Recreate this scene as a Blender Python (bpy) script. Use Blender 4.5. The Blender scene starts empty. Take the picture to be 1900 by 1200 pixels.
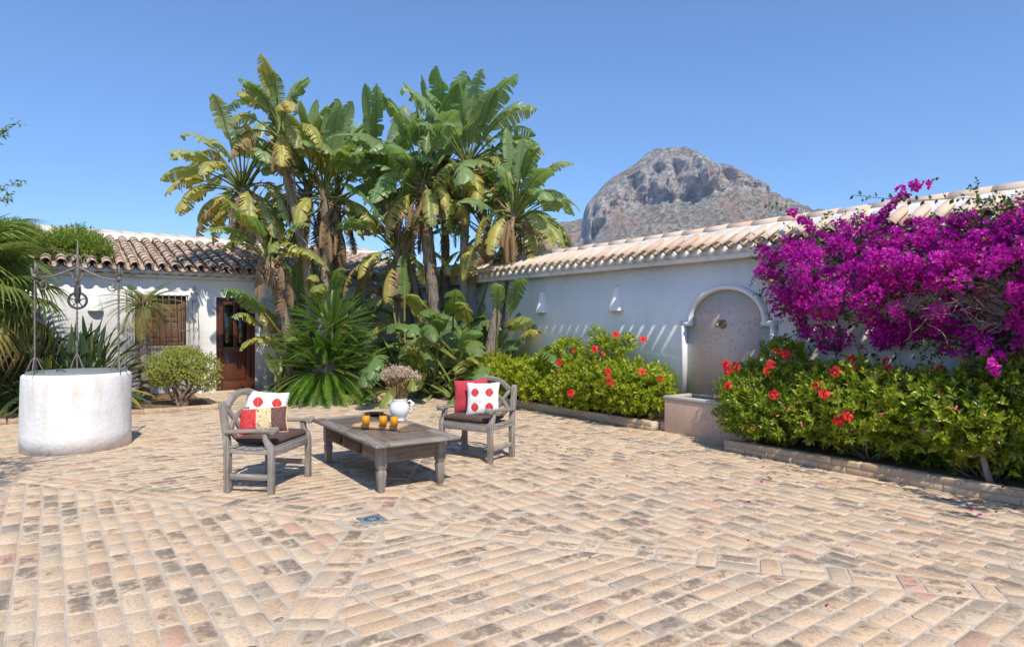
import bpy, math, random
import numpy as np
from mathutils import Vector, Matrix, noise as mnoise
R = math.radians
sc = bpy.context.scene
rng = np.random.default_rng(7)
random.seed(7)

# ------------------------------------------------------------------ camera
cam = bpy.data.objects.new('camera', bpy.data.cameras.new('camera'))
sc.collection.objects.link(cam)
cam.location = (0, 0, 1.5)
cam.rotation_euler = (R(90), 0, 0)
cam.data.sensor_width = 36
cam.data.lens = 1180 / 1900 * 36
cam.data.clip_end = 9000
cam.data.clip_start = 0.05
sc.camera = cam
# ------------------------------------------------------------------ world, sun, exposure
SUN_EL, SUN_AZ = R(52), R(-21)            # elevation; heading of the light from +Y (clockwise)
world = bpy.data.worlds.new('World'); sc.world = world; world.use_nodes = True
nt = world.node_tree; nt.nodes.clear()
sky = nt.nodes.new('ShaderNodeTexSky'); sky.sky_type = 'NISHITA'; sky.sun_disc = False
sky.sun_elevation = SUN_EL; sky.sun_rotation = R(159); sky.altitude = 0
sky.air_density = 1.0; sky.dust_density = 0; sky.ozone_density = 10
bg = nt.nodes.new('ShaderNodeBackground'); bg.inputs[1].default_value = 0.124
wo = nt.nodes.new('ShaderNodeOutputWorld')
nt.links.new(sky.outputs[0], bg.inputs[0]); nt.links.new(bg.outputs[0], wo.inputs[0])
sun = bpy.data.objects.new('sun', bpy.data.lights.new('sun', 'SUN'))
sc.collection.objects.link(sun)
sun.data.energy = 3.45; sun.data.angle = R(0.53); sun.data.color = (1.0, 0.925, 0.81)
ldir = Vector((math.sin(SUN_AZ) * math.cos(SUN_EL), math.cos(SUN_AZ) * math.cos(SUN_EL), -math.sin(SUN_EL)))
sun.rotation_euler = ldir.to_track_quat('-Z', 'Y').to_euler()
sc.view_settings.view_transform = 'Standard'; sc.view_settings.look = 'None'
sc.view_settings.gamma = 1; sc.view_settings.exposure = 0.66
sc.view_settings.use_curve_mapping = False
sc.cycles.use_denoising = True
sc.cycles.max_bounces = 8; sc.cycles.transparent_max_bounces = 8
sc.cycles.caustics_reflective = False; sc.cycles.caustics_refractive = False

# ------------------------------------------------------------------ court frame: a runs along the right wall away from the camera, b towards that wall
TH = R(36)
D1 = Vector((-math.sin(TH), math.cos(TH), 0)); D2 = Vector((math.cos(TH), math.sin(TH), 0))
def W(a, b, z=0.0): return D1 * a + D2 * b + Vector((0, 0, z))
F_ = 1180.0
def at(px, py, Y): return Vector(((px - 950) / F_ * Y, Y, 1.5 - (py - 600) / F_ * Y))
def atb(px, py, b):
    u = (px - 950) / F_; t = b / (u * D2.x + D2.y); return Vector((u * t, t, 1.5 - (py - 600) / F_ * t))
def toab(p): return p.x * D1.x + p.y * D1.y, p.x * D2.x + p.y * D2.y
def V(*a): return Vector(a)

# ------------------------------------------------------------------ mesh builder
class B:
    def __init__(s): s.v = []; s.f = []; s.n = 0; s.r = []; s.u = []
    def add(s, v, faces, mi=0, rnd=(.5, .5, .5), uv=None):
        v = np.asarray(v, dtype=np.float64).reshape(-1, 3); k = len(v)
        s.v.append(v)
        rr = np.asarray(rnd, dtype=np.float64)
        s.r.append(np.broadcast_to(rr, (k, 3)) if rr.ndim == 1 else rr)
        s.u.append(v.copy() if uv is None else np.asarray(uv, dtype=np.float64).reshape(-1, 3))
        if isinstance(faces, np.ndarray): s.f.append((faces + s.n, mi))
        else:
            by = {}
            for f in faces: by.setdefault(len(f), []).append(f)
            for L, fs in by.items(): s.f.append((np.asarray(fs, dtype=np.int64) + s.n, mi))
        s.n += k
        return s
    def mesh(s, name, mats, smooth=False):
        me = bpy.data.meshes.new(name)
        v = np.concatenate(s.v)
        me.vertices.add(len(v)); me.vertices.foreach_set('co', v.ravel())
        tot = np.concatenate([np.full(len(f), f.shape[1]) for f, _ in s.f])
        lp = np.concatenate([f.ravel() for f, _ in s.f])
        mi = np.concatenate([np.full(len(f), m) for f, m in s.f])
        me.loops.add(len(lp)); me.loops.foreach_set('vertex_index', lp.astype(np.int32))
        me.polygons.add(len(tot))
        st = np.concatenate([[0], np.cumsum(tot)[:-1]])
        me.polygons.foreach_set('loop_start', st.astype(np.int32))
        me.polygons.foreach_set('loop_total', tot.astype(np.int32))
        me.polygons.foreach_set('material_index', mi.astype(np.int32))
        if smooth: me.polygons.foreach_set('use_smooth', np.ones(len(tot), dtype=bool))
        for m in (mats if isinstance(mats, (list, tuple)) else [mats]): me.materials.append(m)
        at_ = me.attributes.new('rnd', 'FLOAT_COLOR', 'POINT')
        r = np.concatenate(s.r); at_.data.foreach_set('color', np.c_[r, np.ones(len(r))].ravel())
        au = me.attributes.new('uvw', 'FLOAT_VECTOR', 'POINT')
        au.data.foreach_set('vector', np.concatenate(s.u).ravel())
        me.update(calc_edges=True); me.validate()
        return me
    def obj(s, name, mats, parent=None, smooth=False, bevel=0, loc=None, rz=None, kind=None, auto=False):
        o = bpy.data.objects.new(name, s.mesh(name, mats, smooth))
        sc.collection.objects.link(o)
        if parent: o.parent = parent
        if loc is not None: o.location = loc
        if rz is not None: o.rotation_euler.z = rz
        if kind: o['kind'] = kind
        if bevel:
            m = o.modifiers.new('bevel', 'BEVEL'); m.width = bevel; m.segments = 2; m.limit_method = 'ANGLE'; m.angle_limit = R(40)
        if auto:
            m = o.modifiers.new('we', 'WEIGHTED_NORMAL')
        return o

def rv(): return tuple(rng.random(3))
def box(b, x0, x1, y0, y1, z0, z1, mi=0, rnd=None, ax=0):
    v = np.array([(x, y, z) for z in (z0, z1) for y in (y0, y1) for x in (x0, x1)], dtype=float)
    f = [(0, 2, 3, 1), (4, 5, 7, 6), (0, 1, 5, 4), (2, 6, 7, 3), (0, 4, 6, 2), (1, 3, 7, 5)]
    uv = v.copy() if ax == 0 else v[:, [1, 0, 2]] if ax == 1 else v[:, [2, 1, 0]]
    b.add(v, f, mi, rnd or rv(), uv)
def fr(d, up=V(0, 0, 1)):
    d = d.normalized(); s = d.cross(up)
    if s.length < 1e-4: s = d.cross(V(0, 1, 0))
    s.normalize(); return d, s, s.cross(d)
def beam(b, p0, p1, w, h, mi=0, rnd=None, up=V(0, 0, 1)):
    d, s, n = fr(p1 - p0, up); L = (p1 - p0).length; v = []; uv = []
    for l, p in ((0, p0), (L, p1)):
        for i, j in ((-1, -1), (1, -1), (1, 1), (-1, 1)):
            v.append(p + s * (i * w / 2) + n * (j * h / 2)); uv.append((l, i * w / 2, j * h / 2))
    o = random.random() * 5; uv = [(a + o, c + o, e) for a, c, e in uv]
    b.add(v, [(3, 2, 1, 0), (4, 5, 6, 7), (0, 1, 5, 4), (1, 2, 6, 5), (2, 3, 7, 6), (3, 0, 4, 7)], mi, rnd or rv(), uv)
def prism(b, poly, o, ex, ey, en, t, mi=0, rnd=None, gr=0):
    """polygon (x, y) in the plane ex, ey from o, extruded by t along en"""
    n = len(poly)
    v = [o + ex * x + ey * y for x, y in poly] + [o + ex * x + ey * y + en * t for x, y in poly]
    q_ = random.random() * 3; uv = [((y, x + q_, 0) if gr else (x, y + q_, 0)) for x, y in poly] + [((y, x + q_, t) if gr else (x, y + q_, t)) for x, y in poly]
    f = [tuple(range(n))[::-1], tuple(range(n, 2 * n))] + [(i, (i + 1) % n, n + (i + 1) % n, n + i) for i in range(n)]
    if ex.cross(ey).dot(en) < 0: f = [q[::-1] for q in f]
    b.add(v, f, mi, rnd or rv(), uv)
def tube(b, pts, rad, seg=6, mi=0, rnd=None, cap=True, tw=0.0, up=V(0, 0, 1), flat=1.0):
    pts = [Vector(p) for p in pts]; n = len(pts)
    if not hasattr(rad, '__len__'): rad = [rad] * n
    v = []; uv = []; L = 0; pn = None
    for i, p in enumerate(pts):
        t = (pts[min(i + 1, n - 1)] - pts[max(i - 1, 0)])
        if t.length < 1e-9: t = V(0, 0, 1)
        t.normalize()
        if pn is None:
            s = t.cross(up)
            if s.length < 1e-3: s = t.cross(V(1, 0, 0))
            s.normalize()
        else:
            s = pn - t * pn.dot(t); s.normalize()
        pn = s; q = t.cross(s)
        if i: L += (p - pts[i - 1]).length
        for k in range(seg):
            a = 2 * math.pi * k / seg + tw * L
            v.append(p + s * (math.cos(a) * rad[i]) + q * (math.sin(a) * rad[i] * flat)); uv.append((L, k / seg, 0))
    f = [(i * seg + k, i * seg + (k + 1) % seg, (i + 1) * seg + (k + 1) % seg, (i + 1) * seg + k) for i in range(n - 1) for k in range(seg)]
    if cap: f += [tuple(range(seg))[::-1], tuple(range((n - 1) * seg, n * seg))]
    b.add(v, f, mi, rnd or rv(), uv)
def lathe(b, prof, c=V(0, 0, 0), seg=32, mi=0, rnd=None, wob=0.0):
    n = len(prof); v = []; uv = []
    for i, (r, z) in enumerate(prof):
        for k in range(seg):
            a = 2 * math.pi * k / seg; rr = r * (1 + wob * mnoise.noise(V(math.cos(a) * 1.5, math.sin(a) * 1.5, z * 2)))
            v.append(c + V(math.cos(a) * rr, math.sin(a) * rr, z)); uv.append((k / seg * 6.28 * max(r, .01), z, 0))
    f = [(i * seg + k, i * seg + (k + 1) % seg, (i + 1) * seg + (k + 1) % seg, (i + 1) * seg + k) for i in range(n - 1) for k in range(seg)]
    f += [tuple(range(seg))[::-1], tuple(range((n - 1) * seg, n * seg))]
    b.add(v, f, mi, rnd or rv(), uv)

def tag(o, label=None, cat=None, group=None, kind=None):
    if label: o['label'] = label
    if cat: o['category'] = cat
    if group: o['group'] = group
    if kind: o['kind'] = kind
    return o
def thing(name, label, cat, loc=(0, 0, 0), rz=0, group=None):
    o = bpy.data.objects.new(name, None); sc.collection.objects.link(o)
    o.location = loc; o.rotation_euler = (0, 0, rz); o.empty_display_size = .1
    return tag(o, label, cat, group)

# ------------------------------------------------------------------ materials
class N:
    def __init__(s, name):
        s.m = bpy.data.materials.new(name); s.m.use_nodes = True; s.t = s.m.node_tree; s.t.nodes.clear()
        s.out = s.t.nodes.new('ShaderNodeOutputMaterial')
    def n(s, typ, **kw):
        x = s.t.nodes.new('ShaderNode' + typ)
        for k, v in kw.items():
            if k.startswith('i'):
                x.inputs[int(k[1:])].default_value = v
            else: setattr(x, k, v)
        return x
    def l(s, a, b): s.t.links.new(a, b)
    def val(s, sock, x):
        if hasattr(x, 'links'): s.l(x, sock)
        else: sock.default_value = x
    def math(s, op, a, b=0.5, c=None, clamp=False):
        x = s.n('Math', operation=op, use_clamp=clamp); s.val(x.inputs[0], a); s.val(x.inputs[1], b)
        if c is not None: s.val(x.inputs[2], c)
        return x.outputs[0]
    def pos(s): return s.n('NewGeometry').outputs['Position']
    def attr(s, name, out='Vector'): return s.n('Attribute', attribute_name=name).outputs[out]
    def scale(s, vec, sx, sy, sz):
        x = s.n('Mapping'); s.l(vec, x.inputs[0]); x.inputs[3].default_value = (sx, sy, sz); return x.outputs[0]
    def noise(s, vec, scale, detail=4, rough=.55, dist=0, col=False):
        x = s.n('TexNoise'); s.l(vec, x.inputs['Vector']); x.inputs['Scale'].default_value = scale
        x.inputs['Detail'].default_value = detail; x.inputs['Roughness'].default_value = rough; x.inputs['Distortion'].default_value = dist
        return x.outputs['Color' if col else 'Fac']
    def vor(s, vec, scale, feat='F1', out='Distance', rnd=1):
        x = s.n('TexVoronoi', feature=feat); s.l(vec, x.inputs['Vector']); x.inputs['Scale'].default_value = scale
        x.inputs['Randomness'].default_value = rnd; return x.outputs[out]
    def ramp(s, fac, stops, interp='LINEAR'):
        x = s.n('ValToRGB'); x.color_ramp.interpolation = interp; e = x.color_ramp.elements
        while len(e) > 1: e.remove(e[-1])
        e[0].position = stops[0][0]; e[0].color = c4(stops[0][1])
        for p, c in stops[1:]:
            k = e.new(p); k.color = c4(c)
        s.val(x.inputs[0], fac); return x.outputs[0]
    def mix(s, fac, a, b, blend='MIX'):
        x = s.n('Mix', data_type='RGBA', blend_type=blend, clamp_factor=True)
        s.val(x.inputs[0], fac)
        for k, q in ((6, a), (7, b)):
            if hasattr(q, 'links'): s.l(q, x.inputs[k])
            else: x.inputs[k].default_value = c4(q)
        return x.outputs[2]
    def sep(s, col):
        x = s.n('SeparateColor'); s.l(col, x.inputs[0]); return x.outputs
    def sepv(s, v):
        x = s.n('SeparateXYZ'); s.l(v, x.inputs[0]); return x.outputs
    def bump(s, h, strength=.5, dist=.01, nrm=None):
        x = s.n('Bump'); x.inputs['Strength'].default_value = strength; x.inputs['Distance'].default_value = dist
        s.l(h, x.inputs['Height'])
        if nrm is not None: s.l(nrm, x.inputs['Normal'])
        return x.outputs[0]
    def bsdf(s, col, rough=.6, nrm=None, spec=.5, metal=0, trans=None, tcol=None, tfac=.4, sheen=0, coat=0):
        p = s.n('BsdfPrincipled'); s.val(p.inputs['Base Color'], c4(col) if not hasattr(col, 'links') else col)
        s.val(p.inputs['Roughness'], rough); s.val(p.inputs['Metallic'], metal); s.val(p.inputs['Specular IOR Level'], spec)
        if coat: p.inputs['Coat Weight'].default_value = coat; p.inputs['Coat Roughness'].default_value = .25
        if sheen: p.inputs['Sheen Weight'].default_value = sheen
        if nrm is not None: s.l(nrm, p.inputs['Normal'])
        o = p.outputs[0]
        if tcol is not None:
            t = s.n('BsdfTranslucent'); s.val(t.inputs[0], c4(tcol) if not hasattr(tcol, 'links') else tcol)
            if nrm is not None: s.l(nrm, t.inputs[1])
            mx = s.n('MixShader'); s.val(mx.inputs[0], tfac); s.l(o, mx.inputs[1]); s.l(t.outputs[0], mx.inputs[2]); o = mx.outputs[0]
        s.l(o, s.out.inputs[0]); s.p = p
        return s.m
    def rand(s):
        """per-piece random: the rnd attribute's channels, shifted by the object's own random number"""
        r = s.sep(s.attr('rnd', 'Color')); o = s.n('ObjectInfo').outputs['Random']
        return [s.math('FRACT', s.math('ADD', r[i], s.math('MULTIPLY', o, 1 + i * 3.7))) for i in range(3)]
def c4(c):
    if hasattr(c, '__len__'): return tuple(c)[:3] + (1.0,)
    return (c, c, c, 1.0)

def m_plaster(name, col=(.80, .80, .79), dirt=.25, rough=.85, warm=(.55, .48, .38)):
    k = N(name); p = k.pos()
    n1 = k.noise(p, 1.3, 6, .65); n2 = k.noise(p, 14, 5, .6); n3 = k.noise(p, 70, 3, .5)
    c = k.mix(k.ramp(n1, [(.45, 0), (.75, 1)]), col, tuple(x * (1 - dirt * .45) for x in col))
    st = k.noise(k.scale(p, 5, 5, .6), 1.5, 5, .6)
    c = k.mix(k.math('MULTIPLY', k.ramp(st, [(.58, 0), (.75, 1)]), dirt), c, warm)
    h = k.math('ADD', k.math('MULTIPLY', n2, 1), k.math('MULTIPLY', n3, .35))
    return k.bsdf(c, rough, k.bump(h, .45, .014), spec=.25)
M = {}
M['plaster'] = m_plaster('white_plaster', (.84, .83, .81))
M['plaster_right'] = m_plaster('garden_wall_plaster', (.89, .87, .82), .2)
M['well_plaster'] = m_plaster('rough_well_plaster', (.82, .81, .79), .5)
k = N('limewashed_well'); p = k.pos(); n = k.noise(p, 5, 6, .65); n2 = k.noise(p, 22, 5, .65); n3 = k.noise(p, 90, 3, .6); z = k.sepv(p)[2]
c = k.mix(k.ramp(n, [(.42, 0), (.7, .6)]), (.83, .82, .80), (.70, .68, .64))
st = k.noise(k.scale(p, 9, 9, .9), 1.2, 5, .6); c = k.mix(k.math('MULTIPLY', k.ramp(st, [(.5, 0), (.66, .55)]), k.ramp(z, [(.15, .25), (.85, 1)])), c, (.62, .55, .40))
c = k.mix(k.math('MULTIPLY', k.ramp(k.math('ADD', z, k.math('MULTIPLY', n2, .12)), [(.06, 1), (.16, 0)]), .45), c, (.45, .36, .27))
c = k.mix(k.ramp(k.noise(p, 38, 4, .7), [(.68, 0), (.72, .7)]), c, (.35, .30, .26))
M['well_plaster'] = k.bsdf(c, .85, k.bump(k.math('ADD', k.math('ADD', k.math('MULTIPLY', n, 1.6), n2), k.math('MULTIPLY', n3, .3)), .42, .014), spec=.25)
M['mortar_white'] = m_plaster('white_mortar', (.74, .72, .69), .7, .9, (.35, .31, .26))

def m_brick(name, bright=1.0, dirt=1.0, warm=0.0):
    k = N(name); p = k.pos(); r = k.rand()
    base = k.ramp(r[0], [(0, (.56, .37, .22)), (.22, (.63, .44, .27)), (.45, (.67, .48, .31)), (.62, (.60, .45, .30)), (.78, (.69, .53, .35)), (.92, (.46, .37, .26)), (.965, (.31, .255, .20)), (.985, (.57, .31, .21)), (1, (.60, .33, .23))])
    n = k.noise(p, 16, 6, .7); n2 = k.noise(p, 55, 4, .7)
    base = k.mix(k.ramp(n, [(.35, 0), (.7, .55)]), base, (.66, .51, .35))
    base = k.mix(k.ramp(n2, [(.48, 0), (.66, .6)]), base, (.36, .26, .19)); n4 = k.noise(k.scale(p, 1, 1, 1), 95, 5, .75, .6); base = k.mix(k.ramp(n4, [(.56, 0), (.66, .75)]), base, (.17, .13, .10))
    # grime held in the worn middle of a brick (uvw holds the place on the brick, -1..1)
    u = k.sepv(k.attr('uvw'))
    rim = k.math('MAXIMUM', k.math('ABSOLUTE', u[0]), k.math('ABSOLUTE', u[1]))
    g = k.noise(k.scale(p, 1, 1, 1), 15, 8, .74, .5); g = k.math('ADD', g, k.math('MULTIPLY', k.math('SUBTRACT', r[1], .5), .34))
    g = k.math('SUBTRACT', g, k.math('MULTIPLY', k.math('POWER', rim, 4), .16))
    big = k.noise(p, .55, 3, .5)
    g = k.math('ADD', g, k.math('MULTIPLY', k.math('SUBTRACT', big, .5), .3))
    gm = k.ramp(g, [(.53, 0), (.575, .5), (.66, .95)])
    base = k.mix(k.math('MULTIPLY', gm, .85 * dirt), base, k.mix(n2, (.13, .10, .08), (.24, .20, .16)))
    edge = k.ramp(k.math('ADD', rim, k.math('MULTIPLY', k.math('SUBTRACT', n, .5), .5)), [(.86, 0), (1.0, .45)])
    base = k.mix(edge, base, (.58, .50, .40)); sg = k.ramp(k.noise(p, 2.2, 6, .7, .5), [(.55, 0), (.68, .38)]); base = k.mix(k.math('MULTIPLY', sg, dirt), base, (.27, .22, .17))
    if bright != 1: base = k.mix(1.0, base, (bright, bright, bright), 'MULTIPLY')
    h = k.math('ADD', k.math('MULTIPLY', n, .6), k.math('MULTIPLY', n2, .5))
    return k.bsdf(base, .85, k.bump(h, .5, .012), spec=.25)
M['brick'] = m_brick('paving_brick')
M['kerb_brick'] = m_brick('kerb_brick', .92, .45)
k = N('mortar'); p = k.pos(); n = k.noise(p, 22, 6, .7); n1 = k.noise(p, 1.2, 4, .6); n3 = k.noise(p, 120, 3, .6)
c = k.mix(k.ramp(n, [(.35, 0), (.7, 1)]), (.49, .415, .325), (.62, .535, .43)); c = k.mix(k.ramp(n1, [(.4, 0), (.7, .5)]), c, (.44, .36, .28)); c = k.mix(k.ramp(k.noise(p, 2.2, 6, .7, .5), [(.55, 0), (.68, .38)]), c, (.27, .22, .17)); c = k.mix(k.ramp(k.noise(p, 7, 5, .7), [(.5, 0), (.7, .45)]), c, (.50, .38, .26))
M['mortar'] = k.bsdf(c, .95, k.bump(k.math('ADD', n, k.math('MULTIPLY', n3, .6)), .6, .012), spec=.15)
k = N('soil'); p = k.pos(); n = k.noise(p, 9, 6, .7); n2 = k.noise(p, 70, 4, .7)
c = k.mix(n, (.20, .12, .07), (.36, .24, .15)); c = k.mix(k.ramp(n2, [(.45, 0), (.7, .8)]), c, (.12, .08, .05))
M['soil'] = k.bsdf(c, .95, k.bump(k.math('ADD', n, n2), .8, .03), spec=.1)
k = N('dry_ground'); p = k.pos(); n = k.noise(p, .02, 6, .6); n2 = k.noise(p, .4, 6, .7)
c = k.mix(k.ramp(n, [(.4, 0), (.6, 1)]), (.10, .12, .05), (.26, .21, .13)); c = k.mix(n2, c, (.12, .13, .06))
M['dry_ground'] = k.bsdf(c, .95, None, spec=.1)

def m_tile(name, cols, grime=.5, gcol=(.12, .10, .085)):
    k = N(name); p = k.pos(); r = k.rand()
    base = k.ramp(r[0], [(i / (len(cols) - 1), c) for i, c in enumerate(cols)])
    n = k.noise(p, 9, 6, .7); n2 = k.noise(p, 60, 4, .7); n3 = k.noise(p, 28, 5, .7)
    g = k.math('ADD', n, k.math('MULTIPLY', k.math('SUBTRACT', r[1], .5), .3))
    base = k.mix(k.math('MULTIPLY', k.ramp(g, [(.45, 0), (.62, 1)]), grime), base, gcol)
    base = k.mix(k.ramp(n3, [(.55, 0), (.7, .5)]), base, (.55, .50, .42))
    return k.bsdf(base, .88, k.bump(k.math('ADD', n3, n2), .4, .01), spec=.2)
M['tile_old'] = m_tile('old_roof_tile', [(.46, .32, .23), (.53, .39, .29), (.44, .33, .25), (.60, .48, .37), (.50, .39, .30)], .42, (.18, .15, .125))
M['tile_new'] = m_tile('pale_roof_tile', [(.62, .47, .34), (.68, .55, .41), (.64, .51, .39), (.70, .57, .43), (.62, .39, .28), (.66, .54, .42)], .22, (.40, .32, .24))

def m_wood(name, c1, c2, c3, dark=.35, rough=.8, gs=1.0, spec=.25):
    k = N(name); u = k.attr('uvw'); r = k.rand()
    s = k.n('VectorMath', operation='ADD'); k.l(k.scale(u, 2.2 * gs, 34 * gs, 34 * gs), s.inputs[0])
    cb = k.n('CombineXYZ'); k.l(k.math('MULTIPLY', r[0], 40), cb.inputs[0]); k.l(k.math('MULTIPLY', r[1], 40), cb.inputs[1]); k.l(cb.outputs[0], s.inputs[1])
    g = k.noise(s.outputs[0], 1.6, 7, .7, .4); p = k.pos(); n = k.noise(p, 6, 5, .6); f = k.noise(k.scale(s.outputs[0], 1, 4, 4), 1.5, 3, .6)
    c = k.ramp(g, [(.28, c3), (.45, c1), (.62, c2)]); c = k.mix(k.math('MULTIPLY', k.ramp(n, [(.45, 0), (.72, 1)]), dark), c, c3)
    c = k.mix(k.math('MULTIPLY', k.ramp(f, [(.55, 0), (.7, 1)]), .35), c, c3)
    c = k.mix(k.math('MULTIPLY', r[2], .25), c, c2)
    return k.bsdf(c, rough, k.bump(k.math('ADD', g, k.math('MULTIPLY', f, .5)), .5, .004), spec=spec)
M['teak'] = m_wood('weathered_teak', (.25, .215, .185), (.40, .36, .32), (.10, .075, .06), .5)
M['table_wood'] = m_wood('weathered_table_wood', (.14, .10, .072), (.25, .20, .15), (.05, .033, .022), .7, .55, .8, .4)
M['table_edge'] = m_wood('worn_table_edge', (.20, .17, .145), (.37, .33, .285), (.075, .055, .04), .6, .6, .8, .35)
M['drawer_wood'] = m_wood('dark_drawer_wood', (.085, .055, .035), (.15, .10, .07), (.035, .022, .015), .4)
M['board_wood'] = m_wood('olive_board_wood', (.52, .33, .17), (.64, .44, .25), (.36, .19, .08), .2, .5, .6)
M['door_wood'] = m_wood('varnished_door_wood', (.095, .028, .014), (.14, .042, .02), (.045, .014, .008), .3, .38, .5, .5)
M['shutter_wood'] = m_wood('shutter_wood', (.17, .085, .05), (.25, .13, .08), (.07, .032, .02), .4, .6, .5)

def m_metal(name, c1, c2, rough=.6, metal=.6):
    k = N(name); p = k.pos(); n = k.noise(p, 30, 5, .7)
    return k.bsdf(k.mix(k.ramp(n, [(.35, 0), (.65, 1)]), c1, c2), rough, k.bump(n, .3, .003), metal=metal)
M['iron'] = m_metal('weathered_iron', (.17, .15, .135), (.28, .245, .215), .7, .25)
M['iron_dark'] = m_metal('dark_iron', (.04, .035, .035), (.085, .075, .07), .6, .3)
M['lid'] = m_metal('grey_lid', (.17, .19, .18), (.25, .27, .255), .7, .1)
M['drain'] = m_metal('drain_steel', (.20, .24, .26), (.32, .37, .39), .5, .3)
M['brass'] = m_metal('old_brass', (.25, .20, .12), (.40, .33, .20), .4, .8)
M['cable'] = m_metal('black_cable', (.02, .02, .02), (.03, .03, .03), .7, 0)

def m_cloth(name, col, var=.12, sc_=260, rough=.9):
    k = N(name); u = k.attr('uvw'); p = k.pos()
    w1 = k.n('TexWave', wave_type='BANDS', bands_direction='X'); w2 = k.n('TexWave', wave_type='BANDS', bands_direction='Y')
    for w in (w1, w2): k.l(u, w.inputs[0]); w.inputs['Scale'].default_value = sc_ / 6.28
    n = k.noise(p, 14, 4, .6)
    c = k.mix(k.ramp(n, [(.35, 0), (.7, 1)]), col, tuple(x * (1 - var * 2) for x in col))
    return k.bsdf(c, rough, k.bump(k.math('ADD', k.math('ADD', w1.outputs[1], w2.outputs[1]), k.math('MULTIPLY', n, 3)), .25, .003), spec=.15, sheen=.15)
M['brown_cloth'] = m_cloth('brown_cushion_cloth', (.105, .058, .042))
M['red_cloth'] = m_cloth('red_cloth', (.62, .055, .075), .06)
M['piping'] = m_cloth('cream_piping', (.72, .55, .30))
# white cloth with printed red seed-leaf medallions (flat print)
def m_leafprint():
    k = N('white_cloth_red_medallions'); u = k.sepv(k.attr('uvw'))        # uvw on the pillow -1..1
    cell = .86
    def f(x, off): return k.math('SUBTRACT', k.math('FRACT', k.math('ADD', k.math('DIVIDE', x, cell), off)), .5)
    fx = f(u[0], .0); fy = f(u[1], .08)
    ax = k.math('ABSOLUTE', fx); ay = k.math('ABSOLUTE', fy)
    # leaf: lens shape pointed at top and bottom
    d = k.math('SUBTRACT', k.math('SQRT', k.math('SUBTRACT', 1.0, k.math('POWER', k.math('MINIMUM', k.math('DIVIDE', ay, .30), 1), 1.25))), k.math('DIVIDE', ax, .29))
    ins = k.math('GREATER_THAN', d, .03)
    vein = k.math('MULTIPLY', ins, k.math('LESS_THAN', k.math('ABSOLUTE', k.math('SINE', k.math('MULTIPLY', k.math('ADD', fy, k.math('MULTIPLY', ax, -.8)), 70))), .13))
    mid = k.math('LESS_THAN', ax, .012)
    n = k.noise(k.pos(), 60, 4, .6)
    p = k.pos(); g = k.ramp(k.noise(k.scale(k.attr('uvw'), 2, 26, 1), 2, 4, .6), [(.4, 0), (.7, .5)])
    wh = k.mix(g, (.78, .75, .72), (.55, .52, .50))
    red = k.mix(n, (.60, .045, .06), (.48, .03, .05))
    c = k.mix(ins, wh, red); c = k.mix(k.math('MULTIPLY', vein, .45), c, (.72, .33, .10)); c = k.mix(k.math('MULTIPLY', mid, .6), c, (.62, .35, .12))
    return k.bsdf(c, .9, k.bump(n, .2, .003), spec=.15)
M['leaf_print'] = m_leafprint()
def m_panels():
    k = N('three_panel_swirl_cloth'); uv = k.attr('uvw'); u = k.sepv(uv)
    w = k.n('TexWave', wave_type='BANDS'); k.l(uv, w.inputs[0]); w.inputs['Scale'].default_value = 3.2; w.inputs['Distortion'].default_value = 16; w.inputs['Detail'].default_value = 1; w.inputs['Detail Scale'].default_value = 1.6
    ln = k.ramp(w.outputs[1], [(.10, 1), (.22, 0)])
    col = k.ramp(k.math('ADD', k.math('MULTIPLY', u[0], .5), .5), [(0, (.60, .06, .06)), (.36, (.74, .60, .33)), (.665, (.17, .085, .07))], 'CONSTANT')
    lc = k.ramp(k.math('ADD', k.math('MULTIPLY', u[0], .5), .5), [(0, (.16, .02, .03)), (.36, (.10, .06, .05)), (.665, (.05, .03, .03))], 'CONSTANT')
    return k.bsdf(k.mix(ln, col, lc), .85, k.bump(w.outputs[1], .15, .003), spec=.2)
M['panel_cloth'] = m_panels()
k = N('white_glaze'); n = k.noise(k.pos(), 20, 3); M['glaze'] = k.bsdf(k.mix(n, (.80, .80, .80), (.72, .72, .73)), .16, None, spec=.5, coat=.4)
k = N('clear_glass'); g = k.n('BsdfGlass'); g.inputs['IOR'].default_value = 1.45; g.inputs['Roughness'].default_value = .01
tr = k.n('BsdfTransparent'); fz = k.n('LayerWeight'); fz.inputs[0].default_value = .18; gl = k.n('BsdfGlossy'); gl.inputs['Roughness'].default_value = .03; tr.inputs[0].default_value = (.985, .99, .985, 1)
mx = k.n('MixShader'); k.l(k.math('MULTIPLY', k.math('POWER', fz.outputs[1], 2), .45), mx.inputs[0]); k.l(tr.outputs[0], mx.inputs[1]); k.l(gl.outputs[0], mx.inputs[2]); k.l(mx.outputs[0], k.out.inputs[0]); M['glass'] = k.m
k = N('orange_juice'); M['juice'] = k.bsdf((1.0, .40, .006), .3, tcol=(1.0, .5, .01), tfac=.25)
k = N('smoked_dish'); M['dish'] = k.bsdf((.012, .012, .014), .12)
k = N('window_pane'); M['pane'] = k.bsdf((.018, .02, .017), .04, None, spec=.9)
k = N('dark_inside'); M['dark'] = k.bsdf((.01, .009, .008), .9)
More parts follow.
